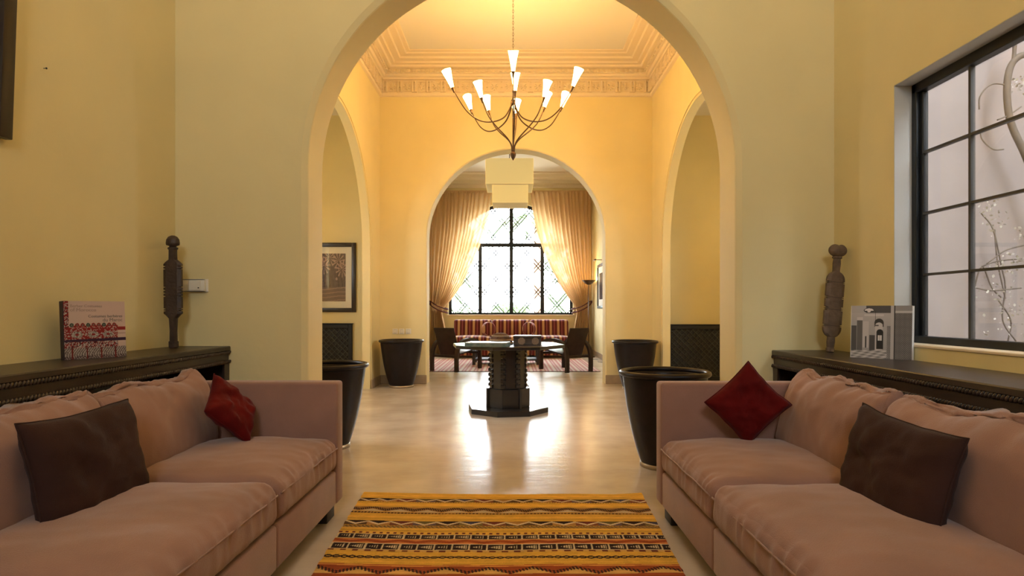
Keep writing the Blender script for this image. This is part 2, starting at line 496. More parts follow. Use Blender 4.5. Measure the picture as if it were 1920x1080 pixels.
# middle room with side arches and alcoves
SEC = [(0, 0.03), (0.010, 0.03), (0.012, 0.0), (0.12, 0.0)]
arch_wall('wall_left', 'x', YA2, YF, 0, 4.9, 6.9, 1.58, 1.9, 0, [(XL2 - d, o) for d, o in SEC])
arch_wall('wall_right', 'x', YA2, YF, 0, 4.9, 6.9, 1.58, 1.9, 0, [(XR2 + d, o) for d, o in SEC])
structure('ceiling', MB().box(-2.3, 2.4, YA2, YF, H2, H2 + 0.2), 'ceiling')
for nm, x0, x1, xo in (('left', -3.75, XL2 - 0.12, -3.75), ('right', XR2 + 0.12, 3.85, 3.85)):
    structure('wall_alcove', MB().box(x0 - 0.1, x1 + 0.05 if nm == 'left' else x1 + 0.1, 8.86, YF, 0, 4.0), 'wall')
    structure('wall_alcove', MB().box(min(x0, x1), max(x0, x1), 4.78, 4.98, 0, 4.0), 'wall')
    mb = MB(); a0, a1, b0, b1 = 5.45, 6.55, 1.5, 2.6
    mb.box(xo - 0.1, xo + 0.1, 4.78, a0, 0, 4.0); mb.box(xo - 0.1, xo + 0.1, a1, 9.0, 0, 4.0)
    mb.box(xo - 0.1, xo + 0.1, a0, a1, 0, b0); mb.box(xo - 0.1, xo + 0.1, a0, a1, b1, 4.0)
    structure('wall_alcove', mb, 'wall')
    aw = thing('added_alcove_window', None, None, (xo, a0, b0)); tag(aw, kind='structure')  # unseen window added to bring daylight into the alcove
    for (p0, p1, q0, q1) in ((0, 0.04, 0, 1.1), (1.06, 1.1, 0, 1.1), (0.53, 0.57, 0.04, 1.06), (0.04, 1.06, 0, 0.04), (0.04, 1.06, 1.06, 1.1)):
        boxo('window_frame', 'iron', aw, -0.025, 0.025, p0, p1, q0, q1)
    boxo('pane', 'glass', aw, -0.003, 0.003, 0.04, 1.06, 0.04, 1.06)
    structure('ceiling', MB().box(min(x0, x1), max(x0, x1), 4.9, 9.0, 3.9, 4.1), 'ceiling')

# far room
structure('wall_left', MB().box(XL3 - 0.25, XL3, YF2, YW, 0, 4.6), 'wall')
structure('wall_right', MB().box(XR3, XR3 + 0.25, YF2, YW, 0, 4.6), 'wall')
structure('ceiling', MB().box(XL3 - 0.25, XR3 + 0.25, YF2, YW2, H3, H3 + 0.2), 'ceiling')
FWX, FWH, FWS, FWB = -0.03, 1.54, 2.2, 0.97
arch_wall('wall_window', 'y', XL3 - 0.25, XR3 + 0.25, 0, 4.6, FWX, FWH, FWS, FWB,
          [(YW, 0.02), (YW + 0.02, 0.0), (YW2, 0.0)])

# skirtings
def skirting(x0, x1, y0, y1, z=0.13):
    structure('baseboard', MB().box(x0, x1, y0, y1, 0, z), 'skirting', bevel=0.006, seg=1)
skirting(XL2, 0.06 - 1.32, YF - 0.015, YF); skirting(0.06 + 1.32, XR2, YF - 0.015, YF)
skirting(XL2, XL2 + 0.015, 8.48, YF); skirting(XR2 - 0.015, XR2, 8.48, YF)
skirting(XL2, XL2 + 0.015, YA2, 5.3); skirting(XR2 - 0.015, XR2, YA2, 5.3)
skirting(-3.65, XL2 - 0.12, 8.845, 8.86); skirting(XR2 + 0.12, 3.75, 8.845, 8.86)
skirting(XL3, XR3, YW - 0.015, YW, 0.12)
skirting(XL3, XL3 + 0.015, YF2, YW, 0.12); skirting(XR3 - 0.015, XR3, YF2, YW, 0.12)
skirting(XL1, XL1 + 0.015, YB, 0.1); skirting(XR1 - 0.015, XR1, YB, 0.1)

# cornices: a profile (inset, z) swept round a room
def cornice(x0, x1, y0, y1, prof):
    mb = MB()
    v, f = [], []
    for p, z in prof:
        v += [(x0 + p, y0 + p, z), (x1 - p, y0 + p, z), (x1 - p, y1 - p, z), (x0 + p, y1 - p, z)]
    for i in range(len(prof) - 1):
        for k in range(4):
            f.append((i * 4 + k, i * 4 + (k + 1) % 4, (i + 1) * 4 + (k + 1) % 4, (i + 1) * 4 + k))
    mb.add(v, f)
    return mb
PROF = [(0, 4.235), (0.035, 4.245), (0.04, 4.275), (0.028, 4.28), (0.028, 4.475), (0.055, 4.48), (0.06, 4.505), (0.085, 4.51),
        (0.10, 4.535), (0.10, 4.545), (0.13, 4.548), (0.13, 4.60), (0.20, 4.605), (0.215, 4.63), (0.26, 4.635), (0.275, 4.655), (0.36, 4.66),
        (0.375, 4.685), (0.46, 4.69), (0.475, 4.705), (0.52, 4.71), (0.53, 4.722)]
trim = structure('trim_1', cornice(XL2, XR2, YA2, YF, PROF), 'plaster')
structure('trim_2', cornice(XL3, XR3, YF2, YW, [(0, 4.10), (0.03, 4.11), (0.05, 4.17), (0.10, 4.20), (0.12, 4.28), (0.2, 4.33), (0.22, 4.40), (0.3, 4.42), (0.3, 4.46)]), 'plaster')

# carved plaster motifs on the frieze (local x along the wall, -y out of it)
def motif_a():
    mb = MB()
    for x in (-0.022, 0.022):
        mb.box(x - 0.009, x + 0.009, -0.030, 0.001, -0.085, 0.085)
    mb.box(-0.03, 0.03, -0.022, 0.001, -0.012, 0.012)
    mb.box(-0.04, 0.04, -0.022, 0.001, 0.07, 0.083); mb.box(-0.04, 0.04, -0.022, 0.001, -0.083, -0.07)
    return mb.mesh('ornament', 'plaster')
def motif_b():
    mb = MB()
    for k in range(8):
        a = PI / 4 * k
        mb.bar((0.012 * math.cos(a), -0.011, 0.012 * math.sin(a)), (0.05 * math.cos(a), -0.011, 0.05 * math.sin(a)), 0.011, 0.022, (0, 1, 0))
    mb.prism([(0.017 * math.cos(PI / 4 * k), 0.017 * math.sin(PI / 4 * k)) for k in range(8)], 0, 0.028, 0.003, Matrix.Rotation(PI / 2, 4, 'X'))
    mb.box(-0.052, 0.052, -0.018, 0.001, 0.066, 0.076); mb.box(-0.052, 0.052, -0.018, 0.001, -0.076, -0.066)
    return mb.mesh('ornament', 'plaster')
MA, MBB = motif_a(), motif_b()
def frieze(x0, y0, x1, y1, rz):
    L = math.hypot(x1 - x0, y1 - y0)
    n = int(L / 0.105)
    for i in range(n):
        t = (i + 0.5) / n
        link('ornament', MA if i % 2 == 0 else MBB, trim, (x0 + (x1 - x0) * t, y0 + (y1 - y0) * t, 4.378), (0, 0, rz))
frieze(XL2 + 0.03, YF - 0.028, XR2 - 0.03, YF - 0.028, 0)
frieze(XL2 + 0.028, 5.2, XL2 + 0.028, YF - 0.04, PI / 2)
frieze(XR2 - 0.028, YF - 0.04, XR2 - 0.028, 5.2, -PI / 2)
mb = MB()       # small dentils of the upper band
x = XL2 + 0.16
while x < XR2 - 0.16:
    mb.box(x, x + 0.035, YF - 0.155, YF - 0.128, 4.555, 4.592); x += 0.07
y = 5.0
while y < YF - 0.16:
    mb.box(XL2 + 0.128, XL2 + 0.155, y, y + 0.035, 4.555, 4.592); mb.box(XR2 - 0.155, XR2 - 0.128, y, y + 0.035, 4.555, 4.592); y += 0.07
tag(mb.build('dentil_band', 'plaster', trim), kind='stuff')

# ------------------------------------------------------------------ near room window (right wall)
win = thing('window_1', None, None, (XR1, WY0, WZ0)); tag(win, kind='structure')
fx0, fx1 = XR1 + 0.09, XR1 + 0.14
def wbox(name, m, y0, y1, z0, z1, x0=fx0, x1=fx1, bevel=0.004, parent=win):
    return boxo(name, m, parent, x0 - XR1, x1 - XR1, y0 - WY0, y1 - WY0, z0 - WZ0, z1 - WZ0, bevel, 1)
wbox('window_frame', 'iron', WY0, WY0 + 0.035, WZ0, WZ1); wbox('window_frame', 'iron', WY1 - 0.035, WY1, WZ0, WZ1)
wbox('window_frame', 'iron', WY0, WY1, WZ0, WZ0 + 0.04); wbox('window_frame', 'iron', WY0, WY1, WZ1 - 0.05, WZ1)
wbox('window_sash', 'iron', WY0 + 0.035, WY0 + 0.06, WZ0 + 0.04, WZ1 - 0.05, fx0 + 0.02); wbox('window_sash', 'iron', WY1 - 0.06, WY1 - 0.035, WZ0 + 0.04, WZ1 - 0.05, fx0 + 0.02)
wbox('window_sill', 'plaster', WY0, WY1, WZ0 - 0.012, WZ0 + 0.004, XR1 - 0.006, XR1 + 0.1)
M['reveal'] = mat('white_reveal_paint', (0.52, 0.51, 0.48), 0.6)
wbox('window_reveal', 'reveal', WY1 - 0.003, WY1, WZ0, WZ1, XR1 + 0.001, fx0, 0)
wbox('window_reveal', 'reveal', WY0, WY0 + 0.003, WZ0, WZ1, XR1 + 0.001, fx0, 0)
wbox('window_reveal', 'reveal', WY0, WY1, WZ1 - 0.003, WZ1, XR1 + 0.001, fx0, 0)
gy = [WY0 + 0.06 + (WY1 - WY0 - 0.12) * i / 4 for i in range(5)]
gz = [WZ0 + 0.04 + (WZ1 - WZ0 - 0.09) * i / 4 for i in range(5)]
for i in (1, 2, 3):
    wbox('glazing_bar', 'lead', gy[i] - 0.007, gy[i] + 0.007, gz[0], gz[4], fx0 + 0.022, fx0 + 0.044, 0)
    wbox('glazing_bar', 'lead', gy[0], gy[4], gz[i] - 0.006, gz[i] + 0.006, fx0 + 0.020, fx0 + 0.042, 0)
for i in range(4):
    for j in range(4):
        wbox('pane', 'dusty', gy[i], gy[i + 1], gz[j], gz[j + 1], fx0 + 0.030, fx0 + 0.033, 0)

# unseen window added behind the camera to light the near room
w3 = thing('added_rear_window', None, None, (-0.05, YB - 0.15, 2.55)); tag(w3, kind='structure')
for x in (-0.52, 0, 0.52):
    boxo('window_frame', 'iron', w3, x - 0.03, x + 0.03, -0.03, 0.03, 0, 1.4)
for z in (0.03, 1.37):
    boxo('window_frame', 'iron', w3, -0.55, 0.55, -0.03, 0.03, z - 0.03, z + 0.03)
for i in range(2):
    boxo('pane', 'glass', w3, -0.55 + i * 0.55, i * 0.55, -0.003, 0.003, 0, 1.4)

# ------------------------------------------------------------------ far arched window with leaded lattice
fw = thing('window_2', None, None, (FWX, YW + 0.10, FWB)); tag(fw, kind='structure')
def archz(u):
    """height of the opening above the sill at u"""
    s = FWS - FWB
    return s + math.sqrt(max(0, FWH * FWH - u * u)) if abs(u) <= FWH else 0
P = arch_pts(0, FWH - 0.03, FWS - FWB, 0.03, 0, 40)
mb = MB()
n = len(P)
v = []
for d in (-0.03, 0.03):
    for k in (0.0, 0.07):
        Q = arch_pts(0, FWH, FWS - FWB, 0, -k, 40)
        v += [(u, d, z) for u, z in Q]
f = []
for i in range(n - 1):
    f += [(i, i + 1, n + i + 1, n + i), (2 * n + i, 3 * n + i, 3 * n + i + 1, 2 * n + i + 1),
          (n + i, n + i + 1, 3 * n + i + 1, 3 * n + i)]
mb.add(v, f); mb.box(-FWH, FWH, -0.03, 0.03, 0, 0.05)
mb.build('window_frame', 'iron', fw)
TZ = 2.70 - FWB
mull = [-FWH + 0.02, -0.765, 0.015, 0.785, FWH - 0.02]
for x, z1 in ((mull[1], TZ), (mull[2], archz(0)), (mull[3], TZ)):
    boxo('mullion', 'iron', fw, x - 0.045, x + 0.045, -0.03, 0.03, 0.03, z1, 0.004, 1)
hw_t = math.sqrt(FWH ** 2 - (2.70 - FWS) ** 2)
boxo('transom', 'iron', fw, -hw_t, hw_t, -0.026, 0.026, TZ - 0.045, TZ + 0.045, 0.004, 1)
lights = [(mull[i], mull[i + 1], 0.04, TZ) for i in range(4)] + [(-hw_t, mull[2], TZ, 9), (mull[2], hw_t, TZ, 9)]
for (u0, u1, z0, z1) in lights:
    us = [u0 + (u1 - u0) * i / 14 for i in range(15)]
    v = [(u, 0.0, z0) for u in us] + [(u, 0.0, max(z0, min(z1, archz(u)))) for u in us]
    MB().add(v, [(i, i + 1, 16 + i, 15 + i) for i in range(14)]).build('pane', 'glass', fw)
mb = MB()
for (u0, u1, z0, z1) in lights:
    zt = min(z1, FWS - FWB + FWH)
    cu, cz = (u0 + u1) / 2, (z0 + zt) / 2
    for sl in (1, -1):
        for off in (-1.25, -1.15, -0.70, -0.60, -0.05, 0.05, 0.60, 0.70, 1.15, 1.25):
            run = None
            N = 60
            prev = None
            for i in range(N + 1):
                u = u0 + (u1 - u0) * i / N
                z = cz + off + sl * (u - cu) * 1.15
                ok = z0 < z < zt and z < archz(u) - 0.03
                if ok and run is None: run = (u, z)
                if ok: prev = (u, z)
                if (not ok or i == N) and run is not None:
                    if prev != run:
                        mb.bar((run[0], -0.004, run[1]), (prev[0], -0.004, prev[1]), 0.022, 0.008, (0, 1, 0))
                    run = None
tag(mb.build('lead_lattice', 'lead', fw), kind='stuff')
boxo('window_sill', 'plaster', fw, -FWH - 0.05, FWH + 0.05, -0.125, -0.02, -0.03, 0.0, 0.005, 1)

# ------------------------------------------------------------------ soft goods
def fbm(p, s, seed=0.0, o=3):
    return noise.fractal(Vector((p[0] * s + seed, p[1] * s - seed * 0.7, p[2] * s + seed * 1.3)), 1.0, 2.0, o)

def soft_box(hx, hy, hz, r, n=(18, 18, 10), deform=None):
    """rounded box as a grid mesh centred at the origin, then bent by deform(p, q)"""
    verts, faces = [], []
    cache = {}
    def warp(t): return math.sin(t * PI / 2) if abs(t) < 1 else t
    def pt(i, j, k):
        key = (i, j, k)
        if key in cache: return cache[key]
        q = [warp(-1 + 2 * a / b) for a, b in zip(key, n)]
        h = (hx, hy, hz)
        p = [q[a] * h[a] for a in range(3)]
        c = [max(-(h[a] - r), min(h[a] - r, p[a])) for a in range(3)]
        d = Vector([p[a] - c[a] for a in range(3)])
        if d.length > 1e-9:
            m = max(abs(d.x), abs(d.y), abs(d.z))
            d = d.normalized() * m
        w = Vector(c) + d
        if deform: w = deform(w, q)
        verts.append(tuple(w)); cache[key] = len(verts) - 1
        return cache[key]
    nx, ny, nz = n
    for k in (0, nz):
        for i in range(nx):
            for j in range(ny):
                f = (pt(i, j, k), pt(i + 1, j, k), pt(i + 1, j + 1, k), pt(i, j + 1, k))
                faces.append(f if k else f[::-1])
    for j in (0, ny):
        for i in range(nx):
            for k in range(nz):
                f = (pt(i, j, k), pt(i + 1, j, k), pt(i + 1, j, k + 1), pt(i, j, k + 1))
                faces.append(f[::-1] if j else f)
    for i in (0, nx):
        for j in range(ny):
            for k in range(nz):
                f = (pt(i, j, k), pt(i, j + 1, k), pt(i, j + 1, k + 1), pt(i, j, k + 1))
                faces.append(f if i else f[::-1])
    return MB().add(verts, faces, True)

def pillow_mb(w, h, t, seed, n=30, pinch=0.07, crease=0.008):
    """throw pillow in the XZ plane, face towards -Y"""
    v, f = [], []
    for side in (-1, 1):
        b = len(v)
        for j in range(n + 1):
            for i in range(n + 1):
                u, q = -1 + 2 * i / n, -1 + 2 * j / n
                x = w / 2 * u * (1 - pinch * (1 - q * q))
                z = h / 2 * q * (1 - pinch * (1 - u * u))
                e = max(0.0, (1 - u ** 4) * (1 - q ** 4))
                y = side * t / 2 * e ** 0.55
                rad = math.hypot(u, q)
                cr = fbm((u, q, side), 2.2, seed) * crease * 2 * e ** 0.5
                cr += math.sin(9 * math.atan2(q, u) + 3 * fbm((u, q, 0), 1.5, seed)) * crease * 0.5 * e ** 0.4 * min(1, max(0, rad - 0.3))
                v.append((x, y + cr, z + fbm((u, q, 3), 1.1, seed) * 0.006))
        for j in range(n):
            for i in range(n):
                a = b + j * (n + 1) + i
                q4 = (a, a + 1, a + n + 2, a + n + 1)
                f.append(q4 if side < 0 else q4[::-1])
    mb = MB().add(v, f, True)
    return mb

def pillow(name, m, label, w, h, t, loc, rot, seed, pinch=0.07):
    root = thing(name, label, 'pillow', loc, rot, 'throw pillows on the mauve sofas')
    c = pillow_mb(w, h, t, seed, pinch=pinch).mesh('cover', m)
    bm = bmesh.new(); bm.from_mesh(c); bmesh.ops.remove_doubles(bm, verts=bm.verts, dist=0.0004); bm.to_mesh(c); bm.free()
    c.polygons.foreach_set('use_smooth', [True] * len(c.polygons))
    link('cover', c, root)
    seam = []
    N = 30
    for s_ in range(4):
        for i in range(N):
            a = -1 + 2 * i / N
            u, q = ((a, -1), (1, a), (-a, 1), (-1, -a))[s_]
            seam.append((w / 2 * u * (1 - pinch * (1 - q * q)), 0, h / 2 * q * (1 - pinch * (1 - u * u)) + fbm((u, q, 3), 1.1, seed) * 0.006))
    MB().tube(seam, 0.0028, 5, closed=True).build('seam', m, root)
    return root

# ------------------------------------------------------------------ the two mauve sofas
def sofa(side, xa, xb, y_far, label):
    """side -1: against the left wall, +1: right; xa = aisle face, xb = rear face"""
    root = thing('sofa', label, 'sofa', ((xa + xb) / 2, 2.0, 0), (0, 0, 0), 'facing mauve sofas')
    cx = (xa + xb) / 2
    dep = abs(xb - xa)
    ARM = 0.112
    y1 = y_far - ARM
    ys = [y1, y1 - 0.80, y1 - 1.71, y1 - 2.62]
    def B(name, x0, x1, ya, yb, z0, z1, r, m='velvet'):
        return boxo(name, m, root, min(x0, x1) - cx, max(x0, x1) - cx, ya - 2, yb - 2, z0, z1, r, 3)
    # frame: one upholstered base per module, arms, back rail
    for a, b in zip(ys[1:], ys[:-1]):
        B('base', xa, xb, a + 0.002, b - 0.002, 0.085, 0.262, 0.014)
    B('arm', xa + side * -0.004, xb, y1, y_far, 0.085, 0.72, 0.016)
    B('arm', xa + side * -0.004, xb, ys[3] - ARM, ys[3], 0.085, 0.72, 0.016)
    B('back_rail', xb - side * 0.11, xb, ys[3], y1, 0.26, 0.60, 0.016)
    for x in (xa + side * 0.035, xb - side * 0.10):
        for yy in (y_far - 0.16, y1 - 1.60, ys[3] - 0.05):
            B('leg', x, x + side * 0.06, yy, yy + 0.13, 0.0, 0.085, 0.004, 'legblack')
    back_x = xb - side * 0.105
    # seat cushions
    for i, (a, b) in enumerate(zip(ys[1:], ys[:-1])):
        hx, hy, hz = (dep - 0.11) / 2 + 0.004, (b - a) / 2 - 0.004, 0.083
        seed = 3.1 * i + (11 if side > 0 else 0)
        def dfm(p, q, hx=hx, hy=hy, hz=hz, seed=seed):
            u, v, w = q
            p = p.copy()
            if w > -0.2:
                dome = (1 - u ** 4) * (1 - v ** 4)
                p.z += max(0, w + 0.2) * (0.034 * dome + fbm((p.x, p.y, 0), 5, seed) * 0.006)
            front = max(0.0, -u * side)            # towards the aisle
            if front > 0.9:
                g = math.exp(-((p.z - hz * 0.25) / 0.05) ** 2)
                ph = p.y * 70 + 5 * fbm((p.y, p.z * 0.3, 1), 5, seed)
                p.x += -side * (-0.010 * abs(math.sin(ph * 0.5)) * g * (0.6 + fbm((p.y, 0, 0), 3, seed)) + 0.010 * (1 - (p.z / hz) ** 2) + 0.004 * fbm((p.y, p.z, 2), 14, seed))
            # gathers on the top near the front edge
            if w > 0.9 and front > 0.55:
                p.z += 0.0028 * math.sin(p.y * 62 + 4 * fbm((p.y, 0, 1), 5, seed)) * max(0, front - 0.8) * 5
            if abs(v) > 0.9:
                p.y += 0.004 * fbm((p.x, p.z, 1), 9, seed)
            return p
        c = soft_box(hx, hy, hz, 0.045, (34, 110, 14), dfm).build('seat_cushion', 'velvet', root,
                     ((xa + back_x) / 2 - cx, (a + b) / 2 - 2, 0.262 + hz))
        pts = []
        for k in range(41):
            yy = -hy + 0.012 + (2 * hy - 0.024) * k / 40
            pts.append((-side * (hx + 0.005 + 0.003 * fbm((yy, 0, 0), 9, seed)), yy, hz * 0.42 + 0.004 * fbm((yy, 1, 0), 7, seed)))
        MB().tube(pts, 0.0035, 6).build('piping', 'velvet', c)
    # back cushions: leaning, slumped, with peaked corners
    bounds = [(ys[1] + 0.0, ys[0]), (ys[2], ys[1] + 0.0), (ys[3], ys[2])]
    for i, (a, b) in enumerate(bounds):
        hx, hy, hz = 0.070, (b - a) / 2 - 0.003, 0.19
        seed = 5.7 * i + (31 if side > 0 else 4)
        lean = 0.085
        def dfm(p, q, hx=hx, hy=hy, hz=hz, seed=seed, lean=lean):
            u, v, w = q
            p = p.copy()
            bulge = (1 - v ** 4) * (1 - w ** 4)
            p.x += (-side if u * side < 0 else side * 0.2) * abs(u) * 0.045 * bulge
            top = max(0.0, w)
            # thin towards the top seam, crest waves, corners stand up
            p.x *= 1 - 0.55 * top ** 3
            p.z += top ** 2 * (0.018 * abs(v) ** 6 - 0.012 + 0.026 * fbm((v, 0, 0), 1.6, seed))
            wr = fbm((p.y * 1.0, p.z * 0.7, u), 6, seed)
            p.x += -side * 0.012 * wr * (1 - abs(w) ** 6)
            p.z += 0.012 * top * fbm((p.y, u, 3), 11, seed)
            p.x += -side * 0.007 * (1 - abs(fbm((p.y * 0.6, p.z, u * 0.4), 13, seed)) * 2.2) * top * (1 - abs(v) ** 8)
            p.x += -side * 0.006 * math.sin(22 * p.y + 16 * p.z + 4 * fbm((p.y, p.z, 0), 4, seed)) * max(0, w) * (1 - abs(v) ** 6)
            p.y += 0.006 * fbm((p.x, p.z, 5), 6, seed)
            p.x += side * lean * (w + 1) * 0.5 * 1.0
            return p
        c = soft_box(hx, hy, hz, 0.055, (14, 80, 44), dfm)
        xf = (-1.47 if side < 0 else 1.315) + side * (hx + 0.028)
        c.build('back_cushion', 'velvet', root, (xf - cx, (a + b) / 2 - 2, 0.418 + hz - 0.01))
    return root

sofa(-1, -0.912, -1.715, 3.30, 'long mauve velvet sofa below the book with the red embroidered cover')
sofa(1, 0.772, 1.585, 3.275, 'long mauve velvet sofa under the window, along the right shelf unit')

pillow('throw_pillow', 'brown', 'dark brown velvet pillow on the sofa below the embroidered costume book', 0.53, 0.37, 0.13,
       (-1.425, 2.075, 0.580), (R(-13), 0, R(90)), 2.0)
pillow('throw_pillow', 'brown', 'dark brown velvet pillow on the sofa under the window', 0.55, 0.36, 0.13,
       (1.275, 2.045, 0.562), (R(-14), R(2), R(-91)), 9.0)
pillow('throw_pillow', 'red', 'red velvet pillow tucked sideways into the corner of the left sofa', 0.28, 0.28, 0.10,
       (-1.365, 2.985, 0.615), (-0.80, 0.72, 0.86), 5.0)
pillow('throw_pillow', 'red', 'dark red velvet pillow balanced on one corner against the right sofa arm', 0.295, 0.295, 0.10,
       (1.150, 2.99, 0.640), (-0.06, 0.81, -0.10), 7.0)

# ------------------------------------------------------------------ kilim rug in the near room
def kilim():
    ch = lambda u: u / 1.6
    base = np.array(srgb(222, 172, 72)); ochre2 = np.array(srgb(218, 152, 76))
    blk = np.array(srgb(52, 38, 36)); wht = np.array(srgb(206, 186, 150)); red = np.array(srgb(158, 78, 44)); maroon = np.array(srgb(110, 56, 48))
    cream = np.array(srgb(202, 160, 92))
    D0, D1 = 1.2, 3.665
    ds = np.concatenate([np.arange(D0, 2.45, 0.012), np.arange(2.45, D1, 0.0040)])
    nu = 420
    u = np.linspace(0, 1, nu)
    U, D = np.meshgrid(u, ds)
    rng = np.random.default_rng(3)
    def smooth(n, k):
        a = rng.normal(size=n + 2 * k); w = np.hanning(2 * k + 1); w /= w.sum()
        return np.convolve(a, w, 'same')[k:n + k]
    warp = 0.012 * smooth(nu, 60)[None, :] * 2
    Dn = D + warp                       # bands wander a little
    X = U * 1.6
    C = np.empty(D.shape + (3,)); C[:] = base
    abr = smooth(len(ds), 3)[:, None] * 0.35 + 0.10 * rng.normal(size=D.shape)
    def zig(per, ph=0.0): return np.abs(((X / per + ph) % 1) * 2 - 1)    # triangle 0..1
    def put(mask, col): C[mask] = col
    def band(a, b): return (Dn > a) & (Dn < b)
    # coloured grounds
    put(band(2.0, 2.64), ochre2); put(band(2.50, 2.625), red); put(band(1.0, 2.50), base)
    for s0 in (0.0, -1.13):
        def B_(a, b): return band(a + s0, b + s0)
        def t_(a, b): return (Dn - a - s0) / (b - a)
        # white zigzags over coloured teeth on a brownish ground
        tan = np.array(srgb(168, 124, 70)); olive = np.array(srgb(104, 92, 58)); slate = np.array(srgb(70, 66, 84))
        for a, b, per in ((3.495, 3.565, 0.108), (3.115, 3.19, 0.118)):
            t = t_(a, b); z = zig(per); idx = np.floor(X / per).astype(int)
            put(B_(a, b) & (t > 0.12) & (t < 0.9), tan)
            pal = (blk, maroon, olive, blk, slate, maroon, tan, blk)
            for q in range(8):
                put(B_(a, b) & (t > z * 0.55 + 0.30) & (t < 0.92) & ((idx * 5 + 3) % 8 == q), pal[q])
                put(B_(a, b) & (t < z * 0.55 + 0.14) & (t > 0.05) & ((idx * 3 + 1) % 8 == q), pal[(q + 2) % 8] * 0.8 + tan * 0.2)
            put(B_(a, b) & (np.abs(t - (z * 0.55 + 0.22)) < 0.12), wht)
            put(B_(a - 0.006, a) & (((X / 0.014) % 1) < 0.5), maroon)
        put(B_(3.082, 3.112), tan)
        put(B_(3.082, 3.112) & (((X / 0.022 + t_(3.082, 3.112)) % 1) < 0.5), olive)
        # dark feathered wave
        t = t_(3.325, 3.405); z = zig(0.15, 0.3)
        put(B_(3.325, 3.405), tan); put(B_(3.325, 3.405) & (t < z * 0.5), wht * 0.85)
        put(B_(3.325, 3.405) & (np.abs(t - (z * 0.45 + 0.36)) < 0.24) & (((X / 0.012 + t * 2) % 1) < 0.72), blk)
        put(B_(3.296, 3.318), tan); put(B_(3.300, 3.314) & (((X / 0.018) % 1) < 0.55), blk)
        # dots
        put(B_(3.003, 3.022) & (((X / 0.034) % 1) < 0.45), maroon)
        # toothed bands
        for a, b in ((2.940, 2.990), (2.808, 2.872)):
            put(B_(a, b), blk)
            t = t_(a, b); p = (X / 0.082) % 1
            put(B_(a, b) & (p < 0.10), wht)
            put(B_(a, b) & (p > 0.20) & (p < 0.88) & (np.abs(t - 0.5) < (p - 0.15) * 0.52) & (((p * 7.0) % 1) < 0.55), wht)
            put(B_(a - 0.006, a) | B_(b, b + 0.006), wht)
        # red wave between them
        put(B_(2.880, 2.932), np.array(srgb(196, 120, 66)))
        t = t_(2.880, 2.932); z = zig(0.16)
        put(B_(2.880, 2.932) & (np.abs(t - (z * 0.45 + 0.28)) < 0.27), red)
        put(B_(2.782, 2.800) & (((X / 0.058) % 1) < 0.5), maroon); put(B_(2.782, 2.800) & (((X / 0.058) % 1) >= 0.5), cream)
        # chain
        t = t_(2.705, 2.735); w = np.sin(X * 2 * PI / 0.075)
        put(B_(2.705, 2.735) & ((np.abs(t - 0.5 - 0.32 * w) < 0.2) | (np.abs(t - 0.5 + 0.32 * w) < 0.2)), blk)
        put(B_(2.636, 2.642), red)
        # black feather zigzag on red and cream diamonds
        t = t_(2.545, 2.622); z = zig(0.19)
        put(B_(2.545, 2.622) & (t < z * 0.8), cream)
        put(B_(2.545, 2.622) & (np.abs(t - (z * 0.6 + 0.2)) < 0.2) & (((X / 0.016 + t) % 1) < 0.62), blk)
    streak = np.stack([smooth(nu, 9) for _ in range(len(ds) // 5 + 1)])[np.arange(len(ds)) // 5] * 0.5
    C = np.clip(C * np.clip(1 + abr * 0.45 + streak * 0.35, 0.55, 1.35)[..., None], 0.005, 1)
    # geometry: edges slightly skewed, ripples
    xl = np.interp(ds, [1.2, 2.53, 3.665], [-0.79, -0.825, -0.885]) + 0.004 * smooth(len(ds), 8)
    xr = np.interp(ds, [1.2, 2.53, 3.60], [0.66, 0.71, 0.765]) + 0.004 * smooth(len(ds), 8)
    P = np.empty(D.shape + (3,))
    P[..., 0] = xl[:, None] + (xr - xl)[:, None] * U
    P[..., 1] = D - 0.055 * U * np.clip((D - 2.0) / 1.6, 0, 1) - 0.012 * np.sin(U * 5)
    rip = np.interp(np.arange(len(ds)), np.arange(len(ds)), smooth(len(ds), 14) * 0.010)[:, None] * smooth(nu, 80)[None, :] * 6
    P[..., 2] = 0.008 + np.clip(rip, -0.004, 0.012)
    # curled far corners
    P[..., 2] += 0.012 * np.clip((D - 3.60) / 0.06, 0, 1) * np.clip((U - 0.9) / 0.1, 0, 1)
    return raster_mesh('weave', u, ds, P, C, 'kilim'), P
me, P = kilim()
rug = thing('kilim_rug', 'ochre kilim rug with woven zigzag bands on the floor between the sofas', 'rug', (0, 0, 0))
link('weave', me, rug)
edge = MB()
def side_strip(row):
    pts = [Vector(p) for p in row]
    v = [tuple(p) for p in pts] + [(p.x, p.y, 0.0005) for p in pts]
    n = len(pts)
    edge.add(v, [(i, i + 1, n + i + 1, n + i) for i in range(n - 1)])
side_strip(P[-1]); side_strip(P[:, 0]); side_strip(P[:, -1]); side_strip(P[0])
M['rugedge'] = mat('ochre_wool_edge', srgb(150, 105, 40), 0.95)
edge.build('edge_binding', 'rugedge', rug)

